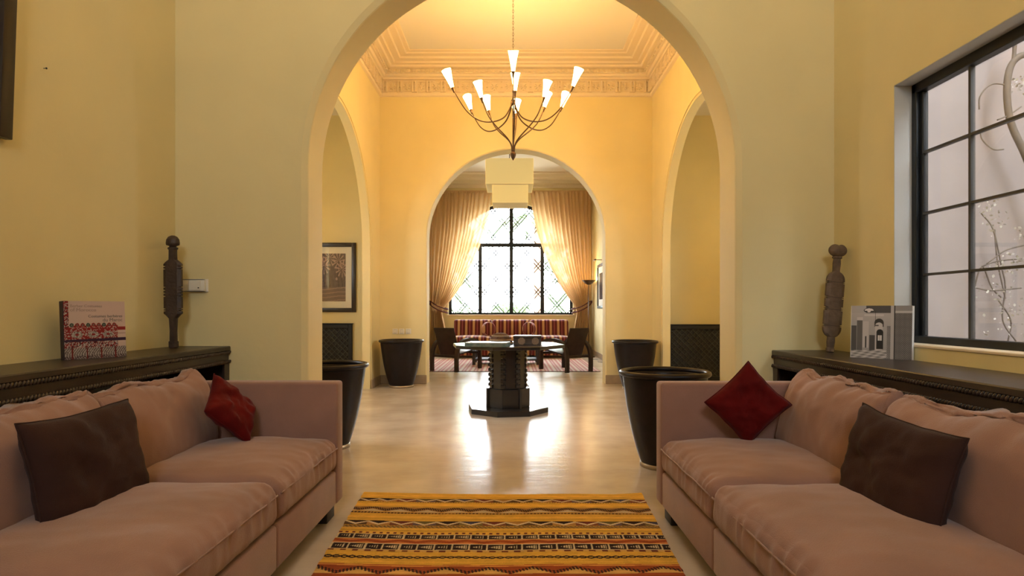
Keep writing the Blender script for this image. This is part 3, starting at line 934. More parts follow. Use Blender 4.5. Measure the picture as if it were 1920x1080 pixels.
# ------------------------------------------------------------------ long low shelf units
def shelf_unit(side, xw, xf, top, y_end, label):
    """xw = wall face, xf = front face"""
    root = thing('shelf_unit', label, 'shelf unit', (xf, y_end, 0), (0, 0, 0), 'long low shelf units')
    s = side
    y0 = 0.15
    def B(name, x0, x1, ya, yb, z0, z1, r=0.004, m='darkwood'):
        return boxo(name, m, root, min(x0, x1) - xf, max(x0, x1) - xf, ya - y_end, yb - y_end, z0, z1, r, 1)
    B('top_board', xf - s * 0.012, xw, y0, y_end, top - 0.03, top, 0.005)
    B('front_rail', xf, xf + s * 0.03, y0, y_end, top - 0.105, top - 0.03)
    B('back_panel', xw - s * 0.012, xw, y0, y_end, 0.0, top - 0.03)
    B('plinth', xf, xf + s * 0.03, y0, y_end, 0.0, 0.08)
    B('bottom_board', xf + s * 0.01, xw, y0, y_end, 0.08, 0.10)
    B('shelf_board', xf + s * 0.02, xw, y0 + 0.04, y_end - 0.04, 0.44, 0.46)
    divs = [y_end - 0.02, 2.52, 1.34, y0 + 0.02]
    for k, d in enumerate(divs):
        B('end_panel' if k in (0, 3) else 'divider', xf + s * 0.004, xw, d - 0.02, d + 0.02, 0.08, top - 0.03, 0.003)
        B('stile', xf - s * 0.004, xf + s * 0.012, d - 0.03 if k else d - 0.045, d + 0.03 if k else d + 0.02, 0.08, top - 0.105, 0.003, 'darkwood2')
    # twisted rope mouldings: slanted beads
    for z in (top - 0.038, top - 0.095):
        mb = MB()
        y = y0
        while y < y_end - 0.012:
            m = Matrix.Translation((-s * 0.008, y - y_end + 0.009, z)) @ Matrix.Rotation(R(38 * s), 4, 'X')
            mb.lathe([(0.0, -0.014), (0.0062, -0.009), (0.0078, 0.0), (0.0062, 0.009), (0.0, 0.014)], 6, mtx=m)
            y += 0.0175
        tag(mb.build('rope_moulding', 'darkwood2', root), kind='stuff')
    return root
shelf_unit(-1, XL1, -1.74, 0.875, YA, 'long dark carved shelf unit behind the left sofa, holding the embroidered costume book')
shelf_unit(1, XR1, 1.607, 0.850, YA, 'long dark carved shelf unit under the window, holding the black and white photo book')

# ------------------------------------------------------------------ books
def text_mesh(body, size, name, m, width=None, align='LEFT'):
    c = bpy.data.curves.new(name, 'FONT')
    c.body = body; c.size = size; c.align_x = align; c.extrude = 0.0003; c.resolution_u = 3
    o = bpy.data.objects.new(name, c); COL.objects.link(o)
    bpy.context.view_layer.update()
    dg = bpy.context.evaluated_depsgraph_get()
    me = bpy.data.meshes.new_from_object(o.evaluated_get(dg))
    bpy.data.objects.remove(o)
    me.name = name
    me.materials.clear(); me.materials.append(M[m])
    return me

def book(name, label, w, h, t, loc, rot, cover_img, spine_m):
    """stands upright, cover towards -Y, spine at -X; origin at the bottom front left corner"""
    root = thing(name, label, 'book', loc, rot, 'display books on the shelf units')
    boxo('front_board', spine_m, root, 0, w, 0.0005, 0.004, 0, h)
    boxo('back_board', spine_m, root, 0, w, t - 0.004, t, 0, h)
    boxo('spine', spine_m, root, -0.003, 0.003, 0.0005, t, 0, h, 0.001, 1)
    boxo('page_block', 'paper', root, 0.003, w - 0.003, 0.004, t - 0.004, 0.004, h - 0.004)
    nv, nu = cover_img.shape[:2]
    P = np.zeros((nv, nu, 3)); P[..., 0] = np.linspace(0.0, w, nu)[None, :]; P[..., 2] = np.linspace(0, h, nv)[:, None]
    me = raster_mesh('cover_print', None, None, P, cover_img, 'print')
    link('cover_print', me, root)
    return root

def cover_costume():
    n = 150
    u, v = np.meshgrid(np.linspace(0, 1, n), np.linspace(0, 1, n))
    C = np.empty((n, n, 3)); C[:] = srgb(196, 170, 158)
    rng = np.random.default_rng(5)
    g = rng.random((n, n))
    k = np.kron(rng.random((75, 75)), np.ones((2, 2)))
    red = np.array(srgb(132, 30, 32)); drk = np.array(srgb(50, 22, 34)); wht = np.array(srgb(176, 164, 156)); gry = np.array(srgb(108, 96, 90)); plum = np.array(srgb(52, 28, 52))
    # left embroidered strip
    C[u < 0.075] = red; C[(u < 0.075) & (k > 0.66)] = wht; C[u < 0.006] = drk
    C[(u < 0.075) & (k < 0.2)] = drk
    # tassel fringe
    m = v < 0.20; C[m] = gry
    st = np.sin(u * 160 + 6 * np.sin(v * 22)) > 0
    C[m & st] = wht; C[m & (g > 0.82)] = drk; C[(v < 0.06) & (g > 0.45)] = drk
    C[(v < 0.20) & (np.abs((u * 4.3) % 1 - 0.5) < 0.05)] = red * 0.6
    # woven band
    m = (v >= 0.19) & (v < 0.32) & (u < 0.86); C[m] = red; C[m & (k > 0.62)] = wht; C[m & (k < 0.22)] = drk
    m = (v >= 0.30) & (v < 0.335 + 0.02 * u); C[m] = plum
    m = (v >= 0.335 + 0.02 * u) & (v < 0.50) & (u < 0.86); C[m] = red; C[m & (k > 0.72)] = wht
    for cu in (0.2, 0.46, 0.7):
        d = ((u - cu) / 0.09) ** 2 + ((v - 0.42) / 0.055) ** 2
        C[d < 1] = gry; C[(d < 1) & (k > 0.5)] = wht; C[d < 0.12] = red
    m = (v >= 0.485) & (v < 0.545); C[m] = red
    C[m & (k > 0.8) & (u < 0.86)] = wht
    # beaded picot edge
    for i in range(9):
        cu = 0.12 + i * 0.086
        d = np.hypot(u - cu, (v - 0.585))
        C[d < 0.034] = red if i % 3 else np.array(srgb(40, 66, 56)); C[(d < 0.015)] = gry
        C[(np.hypot(u - cu - 0.043, v - 0.558) < 0.02)] = red
    # cords to the right
    C[(u > 0.86) & (np.abs(v - 0.43) < 0.006)] = drk
    return C

def cover_photo():
    n = 170
    u, v = np.meshgrid(np.linspace(0, 1, n), np.linspace(0, 1, n))
    L = np.full((n, n), 0.42)
    L[:] = 0.35 + 0.15 * v
    L[v > 0.86] = 0.10
    L[(v > 0.86) & (u < 0.25)] = 0.45
    L[(v > 0.80) & (u > 0.22) & (u < 0.55) & (v < 0.84)] = 0.6
    # chandelier
    d = ((u - 0.30) / 0.09) ** 2 + ((v - 0.91) / 0.045) ** 2
    L[d < 1] = 0.06; L[(d < 0.7) & (v > 0.90)] = 0.75; L[np.hypot(u - 0.30, v - 0.90) < 0.03] = 0.75
    # left dado and pillars
    L[(u < 0.09) & (v < 0.62)] = 0.10; L[(u > 0.10) & (u < 0.19) & (v < 0.72)] = 0.14
    L[(u > 0.10) & (u < 0.20) & (v >= 0.72) & (v < 0.78)] = 0.6
    L[(u > 0.31) & (u < 0.42) & (v < 0.44) & (v > 0.14)] = 0.09
    L[(u > 0.20) & (u < 0.30) & (v < 0.70) & (v > 0.20)] = 0.55
    L[(u > 0.24) & (u < 0.265) & (v < 0.42) & (v > 0.2)] = 0.05
    # far doorways: arch in arch
    arch = lambda c, w, s: ((np.abs(u - c) < w) & (v < s)) | (np.hypot(u - c, (v - s)) < w)
    L[arch(0.47, 0.075, 0.68) & (v > 0.60)] = 0.05
    L[arch(0.47, 0.062, 0.62) & (v > 0.1)] = 0.58
    L[arch(0.485, 0.055, 0.50) & (v > 0.18)] = 0.03
    L[(np.abs(u - 0.485) < 0.03) & (v > 0.34) & (v < 0.44)] = 0.7
    L[(np.abs(u - 0.485) < 0.003) & (v > 0.34) & (v < 0.44)] = 0.05
    L[(np.abs(u - 0.41) < 0.004) & (v > 0.72) & (v < 0.9)] = 0.04
    L[(np.abs(u - 0.43) < 0.035) & (np.abs(v - 0.625) < 0.012)] = 0.1
    # bright floor
    fl = v < 0.14 + 0.04 * u
    L[fl] = 0.42 + 0.12 * np.sin(u[fl] * 17 + v[fl] * 120) + 0.12 * np.sin(u[fl] * 41 - v[fl] * 60)
    # carved pillars at right
    m = (u > 0.60) & (u < 0.66) & (v < 0.62); L[m] = 0.18
    m = (u > 0.66) & (u < 0.72); L[m] = 0.5
    m = u > 0.72; L[m] = 0.13
    tex = (np.sin(u * 190) * np.sin(v * 170) > 0.15)
    L[m & tex & (v < 0.86)] = 0.22; L[m & (v > 0.86) & (v < 0.9)] = 0.5; L[m & (v >= 0.9)] = 0.3
    L[(u > 0.60) & (u < 0.66) & (v < 0.62) & tex] = 0.35
    L[(u > 0.715) & (u < 0.73)] = 0.04
    L = np.clip(L, 0.01, 1)
    return np.stack([L * 0.92, L * 0.84, L * 0.80], -1)

dx, dy = 0.13, 0.22
b1 = book('book', 'square book with red embroidery on its cover standing on the left shelf unit', 0.258, 0.262, 0.030,
          (-1.968, 2.70, 0.876), (R(-4), 0, math.atan2(dy, dx)), cover_costume(), 'bookdark')
for body, size, x, z, m, al in (('Berber Costumes', 0.0185, 0.026, 0.234, 'inkpale', 'LEFT'), ('of Morocco', 0.0225, 0.026, 0.215, 'inkpale', 'LEFT'),
                                ('Costumes berbères', 0.0185, 0.246, 0.187, 'ink', 'RIGHT'), ('du Maroc', 0.0225, 0.246, 0.168, 'ink', 'RIGHT')):
    link('lettering', text_mesh(body, size, 'lettering', m, align=al), b1, (x, -0.0008, z), (PI / 2, 0, 0))
b2 = book('book', 'square book with a black and white palace interior cover beside the window', 0.274, 0.268, 0.034,
          (1.762, 3.19, 0.851), (R(-3), 0, -math.atan2(0.2, 0.185)), cover_photo(), 'paper')

# ------------------------------------------------------------------ carved wooden figures
def figure(name, label, prof, m, loc, rot, sy, cuts, head):
    root = thing(name, label, 'figurine', loc, rot, 'carved wooden figures on the shelf units')
    # flat paddle: a bevelled slab whose edge notches do not cross its face
    v, f = [], []
    body = [p for p in prof if p[1] <= head]
    for p in body:
        r, z = p[0], p[1]
        full = p[2] if len(p) > 2 else r
        t = min(0.019, full * 0.85); e = t * 0.45; w = full * 0.62
        v += [(r, -e, z), (w, -t, z), (-w, -t, z), (-r, -e, z), (-r, e, z), (-w, t, z), (w, t, z), (r, e, z)]
    for i in range(len(body) - 1):
        for k in range(8):
            f.append((i * 8 + k, i * 8 + (k + 1) % 8, (i + 1) * 8 + (k + 1) % 8, (i + 1) * 8 + k))
    f += [tuple(range(8))[::-1], tuple((len(body) - 1) * 8 + k for k in range(8))]
    MB().add(v, f).build('body', m, root)
    hp = [p for p in prof if p[1] >= head]
    if hp:
        MB().lathe([p[:2] for p in hp], 24, 1.0, 0.8).build('head', m, root)
    return root
def carve(z0, z1, r, notches, dip=0.010):
    out = []
    N = 190
    for i in range(N + 1):
        z = z0 + (z1 - z0) * i / N
        full = rr = r(z) if callable(r) else r
        for c in notches:
            if abs(z - c) < 0.0022: rr -= dip
        out.append((rr, z, full))
    return out
nl = [0.215, 0.228, 0.30, 0.318, 0.336, 0.354, 0.46, 0.475]
profL = [(0.022, 0.0), (0.025, 0.004), (0.025, 0.036), (0.020, 0.040), (0.019, 0.10), (0.022, 0.17), (0.036, 0.186)] + \
        carve(0.20, 0.489, 0.052, nl) + [(0.038, 0.503), (0.022, 0.515), (0.021, 0.572), (0.027, 0.578), (0.027, 0.585), (0.020, 0.588),
         (0.020, 0.594), (0.037, 0.600), (0.039, 0.612), (0.036, 0.632), (0.026, 0.648), (0.010, 0.656), (0.0, 0.657)]
figure('carved_figure', 'dark paddle-shaped carved wooden figure on the left shelf unit beside the thermostat', profL, 'statue_d',
       (-1.975, 3.58, 0.876), (R(-1), R(-1), 0), 0.5, nl, 0.588)
nr = [0.15, 0.158, 0.245, 0.253, 0.262, 0.315, 0.325, 0.405, 0.413]
def rr(z):
    a, b, w = 0.085, 0.475, 0.052
    e = 0.055
    if z < a + e: return w * math.sqrt(max(0.14, 1 - ((a + e - z) / e) ** 2))
    if z > b - e: return w * math.sqrt(max(0.14, 1 - ((z - b + e) / e) ** 2))
    return w
profR = [(0.016, 0.0), (0.021, 0.005), (0.022, 0.02), (0.018, 0.028), (0.019, 0.034), (0.021, 0.06), (0.020, 0.084)] + \
        carve(0.086, 0.475, rr, nr, 0.011) + [(0.019, 0.48), (0.021, 0.52), (0.018, 0.548), (0.026, 0.552), (0.026, 0.560), (0.020, 0.564)]
cf = figure('carved_figure', 'weathered carved wooden figure with a lobed head leaning in the corner near the window', profR + [(0.0, 0.566)], 'statue_l',
            (1.850, 3.57, 0.851), (R(-3), R(6), 0), 0.5, nr, 0.570)
for zc in (0.154, 0.249, 0.320, 0.409):
    boxo('incised_line', 'statue_d', cf, -0.036, 0.036, -0.0195, -0.0185, zc - 0.0016, zc + 0.0016)
hb = MB()       # lobed, cauliflower-like head
v, f = [], []
n1, n2 = 28, 16
for j in range(n2 + 1):
    ph = -PI / 2 + PI * j / n2
    for i in range(n1):
        a = 2 * PI * i / n1
        d = Vector((math.cos(ph) * math.cos(a), math.cos(ph) * math.sin(a), math.sin(ph)))
        k = 1 + 0.16 * abs(math.sin(2.5 * a)) * math.cos(ph) - 0.25 * math.exp(-(d.x / 0.25) ** 2) * max(0, d.z)
        v.append((d.x * 0.046 * k, d.y * 0.032 * k, 0.598 + d.z * 0.038 * k))
for j in range(n2):
    for i in range(n1):
        f.append((j * n1 + i, j * n1 + (i + 1) % n1, (j + 1) * n1 + (i + 1) % n1, (j + 1) * n1 + i))
hb.add(v, f, True).build('head', 'statue_l', cf)

# ------------------------------------------------------------------ wall things in the near room
th = thing('thermostat', 'small white thermostat on the arch wall beside the dark carved figure', 'thermostat', (-1.942, YA, 1.246))
boxo('backplate', 'white', th, -0.078, 0.078, -0.008, 0.0, -0.040, 0.040, 0.002, 1)
boxo('housing', 'white', th, -0.072, 0.066, -0.030, -0.008, -0.035, 0.035, 0.004, 2)
boxo('cover', 'mat', th, -0.030, 0.045, -0.034, -0.030, -0.030, 0.030, 0.002, 1)
boxo('slider', 'iron', th, 0.028, 0.036, -0.037, -0.034, -0.018, -0.012)
boxo('vent_slot', 'iron', th, -0.068, 0.060, -0.031, -0.010, -0.0375, -0.0345)
boxo('vent_slot', 'iron', th, -0.068, 0.060, -0.031, -0.010, 0.0345, 0.0375)

pf = thing('picture_frame', 'large dark framed picture at the top of the left wall', 'picture', (XL1 + 0.004, 2.05, 1.79), (0, R(2.0), 0))
for (a, b, z0, z1) in ((-0.45, -0.385, 0, 1.0), (0.385, 0.45, 0, 1.0), (-0.385, 0.385, 0, 0.065), (-0.385, 0.385, 0.935, 1.0)):
    boxo('frame_rail', 'frame', pf, 0.0, 0.032, a, b, z0, z1, 0.004, 2)
boxo('backing', 'mat', pf, 0.002, 0.010, -0.385, 0.385, 0.065, 0.935)
boxo('print_sheet', 'brown', pf, 0.010, 0.012, -0.25, 0.25, 0.2, 0.8)
nail = MB().lathe([(0.0, -0.004), (0.004, -0.003), (0.0045, 0.0), (0.0016, 0.001), (0.0016, 0.012)], 10).build('nail', 'iron', None, (XL1 + 0.012, 2.71, 2.165), (0, R(-90), 0))
tag(nail, 'tiny black nail head in the left wall beside the dark frame', 'nail')

# ------------------------------------------------------------------ tall leather planters
def planter(label, loc):
    root = thing('planter', label, 'planter', loc, (0, 0, 0), 'flared dark leather planters')
    MB().lathe([(0.150, 0.0), (0.172, 0.001), (0.172, 0.028), (0.164, 0.032), (0.150, 0.032)], 48).build('base_ring', 'brassring', root)
    body = [(0.0, 0.030), (0.166, 0.030)]
    for i in range(1, 25):
        t = i / 24
        body.append((0.166 + 0.126 * t ** 0.85 + 0.012 * math.sin(t * PI), 0.03 + 0.595 * t))
    inner = [(r - 0.022, z) for r, z in body[1:][::-1]]
    inner = [p for p in inner if p[1] > 0.12]
    MB().lathe(body + [(0.294, 0.64), (0.276, 0.64)] + inner + [(0.0, 0.12)], 56).build('body', 'leather', root)
    rim = []
    for k in range(13):
        a = 2 * PI * k / 12
        rim.append((0.297 + 0.021 * math.cos(a), 0.652 + 0.020 * math.sin(a)))
    mb = MB(); n = 56
    v = [(r * math.cos(2 * PI * i / n), r * math.sin(2 * PI * i / n), z) for r, z in rim[:-1] for i in range(n)]
    f = [(j * n + i, j * n + (i + 1) % n, ((j + 1) % 12) * n + (i + 1) % n, ((j + 1) % 12) * n + i) for j in range(12) for i in range(n)]
    mb.add(v, f, True).build('rolled_rim', 'leather', root)
    return root
planter('dark leather planter half hidden by the arm of the left sofa', (-1.47, 4.90, 0))
planter('dark leather planter right behind the arm of the right sofa', (1.075, 4.32, 0))
planter('dark leather planter below the light switches on the far arch wall', (-1.57, 8.70, 0))
planter('dark leather planter in the far right corner beside the black grille', (1.70, 8.48, 0))

# ------------------------------------------------------------------ uplighters added inside the alcoves, out of view, to brighten their walls
def alcove_fill(label, x, sgn):
    root = thing('added_alcove_lamp', label, 'lamp', (x, 7.2, 2.25), (0, 0, 0), 'added alcove uplighters')
    boxo('backplate', 'bronze', root, min(0, sgn * 0.015), max(0, sgn * 0.015), -0.05, 0.05, -0.09, 0.05, 0.004, 1)
    boxo('bracket', 'bronze', root, min(sgn * 0.012, sgn * 0.10), max(sgn * 0.012, sgn * 0.10), -0.01, 0.01, -0.06, -0.04)
    MB().lathe([(0.0, -0.06), (0.03, -0.055), (0.075, -0.01), (0.095, 0.05), (0.09, 0.05), (0.07, -0.005), (0.0, -0.045)], 24, mtx=Matrix.Translation((sgn * 0.12, 0, 0))).build('bowl_shade', 'bronze', root)
    d_ = bpy.data.lights.new('alcove_fill_light', 'POINT'); d_.energy = ALCOVE_W; d_.color = (1.0, 0.70, 0.34); d_.shadow_soft_size = 0.04
    l_ = bpy.data.objects.new('alcove_fill_light', d_); COL.objects.link(l_); l_.parent = root; l_.location = (sgn * 0.12, 0, 0.07)
alcove_fill('added bronze uplighter, out of view on the outer wall of the left alcove', -3.65, 1)
alcove_fill('added bronze uplighter, out of view on the outer wall of the right alcove', 3.75, -1)

# ------------------------------------------------------------------ pedestal table
tb = thing('pedestal_table', 'black octagonal pedestal table under the chandelier', 'table', (-0.045, 6.66, 0), (0, 0, R(9)))
octa = lambda r, ph=22.5, n=8: [(r * math.cos(R(ph) + 2 * PI * k / n), r * math.sin(R(ph) + 2 * PI * k / n)) for k in range(n)]
MB().prism(octa(0.445), 0.0, 0.055, 0.006).build('foot_plate', 'blackwood', tb)
MB().prism(octa(0.242), 0.055, 0.255, 0.004).build('plinth', 'blackwood', tb)
for k in range(4):
    a = R(22.5) + PI / 2 * k
    mtx = Matrix.Rotation(a, 4, 'Z')
    MB().box(0.21, 0.262, -0.012, 0.012, 0.055, 0.262, mtx).build('plinth_fin', 'blackwood', tb)
MB().prism(octa(0.207), 0.255, 0.690, 0.003).build('column', 'blackwood', tb)
for k in range(8):                               # serrated carved strips on the corners
    a = R(22.5) + PI / 4 * k
    mb = MB()
    z = 0.262
    while z < 0.66:
        mtx = Matrix.Rotation(a, 4, 'Z')
        mb.add([(0.18, -0.026, z), (0.18, 0.026, z), (0.18, 0.026, z + 0.05), (0.18, -0.026, z + 0.05),
                (0.214, -0.026, z + 0.008), (0.214, 0.026, z + 0.008), (0.214, 0.026, z + 0.036), (0.214, -0.026, z + 0.036)],
               [(0, 3, 2, 1), (4, 5, 6, 7), (0, 1, 5, 4), (3, 7, 6, 2), (0, 4, 7, 3), (1, 2, 6, 5)], False, mtx)
        z += 0.0535
    mb.build('carved_strip', 'blackwood', tb)
MB().prism(octa(0.235), 0.672, 0.692, 0.003).build('collar', 'blackwood', tb)
MB().prism(octa(0.625), 0.690, 0.725, 0.006).build('tabletop', 'blackwood', tb)

M['teal'] = mat('teal_marbled_edge', (0.06, 0.13, 0.14), 0.35, col2=(0.20, 0.23, 0.21), var=0.3, var_scale=22)
M['tealtop'] = mat('pale_glazed_top', (0.42, 0.47, 0.46), 0.25, var=0.15, var_scale=12)
M['basket'] = mat('brown_basketwork', (0.075, 0.032, 0.012), 0.6, var=0.5, var_scale=20, bump=0.8, bump_scale=60)
M['basketrim'] = mat('pale_woven_rim', (0.50, 0.38, 0.25), 0.6)
M['inlay'] = mat('bone_inlay', (0.22, 0.15, 0.10), 0.5, var=0.25, var_scale=80)
TT = 0.7255
tr = thing('flat_box', 'flat teal marbled box on the front edge of the pedestal table', 'box', (-0.245, 6.22, TT), (0, 0, R(-9)))
boxo('body', 'teal', tr, -0.21, 0.21, -0.13, 0.13, 0, 0.034, 0.002, 1)
boxo('lid', 'tealtop', tr, -0.212, 0.212, -0.132, 0.132, 0.034, 0.044, 0.003, 1)
bk = thing('domed_basket', 'brown bell-shaped woven basket lid in the middle of the pedestal table', 'basket', (-0.125, 6.62, TT))
MB().lathe([(0.0, 0.0), (0.135, 0.0), (0.140, 0.010), (0.128, 0.030), (0.115, 0.044), (0.105, 0.062), (0.094, 0.088), (0.072, 0.108), (0.040, 0.119), (0.0, 0.122)], 32).build('dome', 'basket', bk)
MB().tube([(0.139 * math.cos(2 * PI * k / 32), 0.139 * math.sin(2 * PI * k / 32), 0.011) for k in range(32)], 0.009, 8, closed=True).build('woven_rim', 'basketrim', bk)
for z, r in ((0.046, 0.1145), (0.089, 0.0935)):
    MB().tube([(r * math.cos(2 * PI * k / 32), r * math.sin(2 * PI * k / 32), z) for k in range(32)], 0.005, 6, closed=True).build('woven_band', 'basketrim', bk)
ib = thing('inlaid_box', 'dark wooden box with two pale octagon inlays on the pedestal table', 'box', (0.165, 6.52, TT), (0, 0, R(-3)))
boxo('body', 'darkwood2', ib, -0.145, 0.145, -0.11, 0.11, 0, 0.072, 0.003, 1)
boxo('lid', 'darkwood2', ib, -0.148, 0.148, -0.113, 0.113, 0.074, 0.098, 0.004, 1)
for x in (-0.06, 0.085):
    MB().prism(octa(0.040), 0.0, 0.003, 0, Matrix.Translation((x, -0.1105, 0.042)) @ Matrix.Rotation(PI / 2, 4, 'X')).build('octagon_inlay', 'inlay', ib)

# ------------------------------------------------------------------ chandelier
def bez(ps, n=10):
    """Catmull-Rom through points"""
    out = []
    ps = [Vector(p) for p in ps]
    q = [ps[0] * 2 - ps[1]] + ps + [ps[-1] * 2 - ps[-2]]
    for i in range(1, len(q) - 2):
        for k in range(n):
            t = k / n
            a, b, c, d = q[i - 1], q[i], q[i + 1], q[i + 2]
            out.append(0.5 * ((2 * b) + (c - a) * t + (2 * a - 5 * b + 4 * c - d) * t * t + (3 * b - a - 3 * c + d) * t ** 3))
    out.append(ps[-1])
    return out

CX, CY = 0.012, 6.62
chn = thing('chandelier', 'twelve-armed bronze chandelier with lit glass cone shades in the arched room', 'chandelier', (CX, CY, 2.70))
zb = 2.70
fin = [(0.0, 2.705), (0.006, 2.712), (0.010, 2.722), (0.016, 2.728), (0.024, 2.742), (0.031, 2.762), (0.031, 2.778), (0.022, 2.795), (0.012, 2.805), (0.012, 2.84), (0.0, 2.845)]
MB().lathe([(r, z - zb) for r, z in fin], 20).build('finial', 'bronze', chn)
MB().tube([(0, 0, 0.10), (0, 0, 0.66)], 0.0075, 8).build('stem', 'bronze', chn)
MB().lathe([(0.0, 0.60), (0.016, 0.61), (0.020, 0.63), (0.012, 0.66), (0.006, 0.70), (0.0, 0.705)], 16).build('stem_cap', 'bronze', chn)
mb = MB()                                           # chain
z = 0.70
k = 0
while z < H2 - zb - 0.05:
    ax = (1, 0) if k % 2 else (0, 1)
    pts = [(ax[0] * 0.007 * math.cos(a), ax[1] * 0.007 * math.cos(a), z + 0.018 + 0.018 * math.sin(a)) for a in [2 * PI * i / 10 for i in range(10)]]
    mb.tube(pts, 0.0022, 5, closed=True)
    z += 0.031; k += 1
tag(mb.build('chain', 'bronze', chn), kind='stuff')
MB().lathe([(0.0, H2 - zb - 0.07), (0.02, H2 - zb - 0.065), (0.05, H2 - zb - 0.02), (0.06, H2 - zb)], 20).build('ceiling_rose', 'bronze', chn)
outer = [(0.012, 3.36), (0.035, 3.27), (0.11, 3.155), (0.25, 3.095), (0.39, 3.10), (0.51, 3.17), (0.60, 3.28), (0.672, 3.395)]
inner = [(0.012, 2.80), (0.022, 2.87), (0.075, 2.945), (0.20, 3.05), (0.285, 3.14), (0.335, 3.235), (0.368, 3.315)]
def arm_set(prof, angs, shade_len, tilt, wts):
    for ang in angs:
        a = R(ang)
        ca, sa = math.cos(a), math.sin(a)
        pts = bez([(r * ca, r * sa, z - zb) for r, z in prof], 6)
        arm = MB().tube(pts, [0.0085 - 0.003 * i / len(pts) for i in range(len(pts))], 7).build('arm', 'bronze', chn)
        e = pts[-1]
        d = Vector((math.sin(tilt) * ca, math.sin(tilt) * sa, math.cos(tilt)))
        q = Vector((0, 0, 1)).rotation_difference(d).to_matrix().to_4x4()
        mtx = Matrix.Translation(e) @ q
        MB().lathe([(0.0, -0.045), (0.008, -0.042), (0.012, -0.01), (0.018, 0.008), (0.017, 0.014), (0.0, 0.014)], 14, mtx=mtx).build('socket', 'bronze', arm)
        sh = MB().lathe([(0.016, 0.008), (0.022, 0.05), (0.034, 0.12), (0.045, 0.17), (0.051, shade_len), (0.049, shade_len), (0.043, 0.17), (0.032, 0.12), (0.020, 0.05), (0.014, 0.012), (0.0, 0.011)], 22, mtx=mtx).build('glass_shade', 'bulbglass', arm)
        rim = [mtx @ Vector((0.050 * math.cos(2 * PI * i / 22), 0.050 * math.sin(2 * PI * i / 22), shade_len)) for i in range(22)]
        MB().tube(rim, 0.0022, 5, closed=True).build('shade_rim', 'shaderim', sh)
        ld = bpy.data.lights.new('bulb_light', 'POINT')
        ld.energy = SHADE_W * wts
        ld.color = (1.0, 0.56, 0.17)
        ld.shadow_soft_size = 0.03
        lo = bpy.data.objects.new('bulb_light', ld); COL.objects.link(lo)
        lo.parent = chn
        lo.location = e + d * (shade_len + 0.035)
arm_set(outer, (-90, -24, 35, 88, 136, 201), 0.20, R(21), 1.0)
arm_set(inner, (-87, -29, 22, 84, 137, 206), 0.185, R(15), 1.0)
c2 = copy_tree(chn)                                  # unseen copy added over the sofas to light the near room
c2.location = (0.0, 1.7, 2.70 - (H2 - H1))
dim = bpy.data.lights.new('fill_bulb_light', 'POINT')
dim.energy = 3.3; dim.color = (1.0, 0.82, 0.60); dim.shadow_soft_size = 0.03
M['bulbdim'] = sheer_mat('fill_frosted_glass', (0.9, 0.8, 0.6), 0.5, emis=(1.0, 0.82, 0.60), emis_s=6.0)
for ch in list(c2.children):
    if ch.type == 'LIGHT': ch.data = dim
    for g in ch.children:
        if g.name.startswith('glass_shade'):
            g.data = g.data.copy(); g.data.materials[0] = M['bulbdim']
tag(c2, 'added bronze chandelier copy above the near room, out of view')

# ------------------------------------------------------------------ alcove grilles, framed print, switches
def grille(label, x0, x1, z0, z1, yw):
    root = thing('radiator_grille', label, 'grille', ((x0 + x1) / 2, yw, 0), (0, 0, 0), 'black radiator grilles')
    hw = (x1 - x0) / 2
    boxo('backing', 'iron', root, -hw, hw, -0.006, 0, z0, z1)
    b = 0.055
    for (a, c, e, g) in ((-hw, -hw + b, z0, z1), (hw - b, hw, z0, z1), (-hw + b, hw - b, z0, z0 + b), (-hw + b, hw - b, z1 - b, z1)):
        boxo('frame_rail', 'iron', root, a, c, -0.05, -0.004, e, g, 0.005, 1)
    boxo('cap_moulding', 'iron', root, -hw - 0.012, hw + 0.012, -0.06, 0, z1, z1 + 0.015, 0.004, 1)
    mb = MB()
    U0, U1, V0, V1 = -hw + b, hw - b, z0 + b, z1 - b
    st = 0.062
    for sl in (1, -1):
        c = -2.0
        while c < 2.0:
            # line z = sl*u + c + zmid ; clip to rectangle
            zm = (V0 + V1) / 2
            us = sorted([U0, U1, (V0 - c - zm) * sl, (V1 - c - zm) * sl])
            ua, ub = us[1], us[2]
            za, zc = sl * ua + c + zm, sl * ub + c + zm
            if ub - ua > 0.01 and V0 - 1e-4 <= za <= V1 + 1e-4 and V0 - 1e-4 <= zc <= V1 + 1e-4 and ua >= U0 - 1e-6 and ub <= U1 + 1e-6:
                mb.bar((ua, -0.022 + 0.006 * sl, za), (ub, -0.022 + 0.006 * sl, zc), 0.011, 0.008, (0, 1, 0))
            c += st * math.sqrt(2) * 0.9
    tag(mb.build('diamond_lattice', 'blackgrey', root), kind='stuff')
    return root
M['blackgrey'] = mat('dark_grey_metal', (0.035, 0.038, 0.038), 0.45)
grille('black diamond lattice grille below the framed palm print', -3.05, -2.30, 0.08, 0.885, 8.86)
grille('black diamond lattice grille on the alcove wall at the right', 2.24, 3.05, 0.08, 0.87, 8.86)

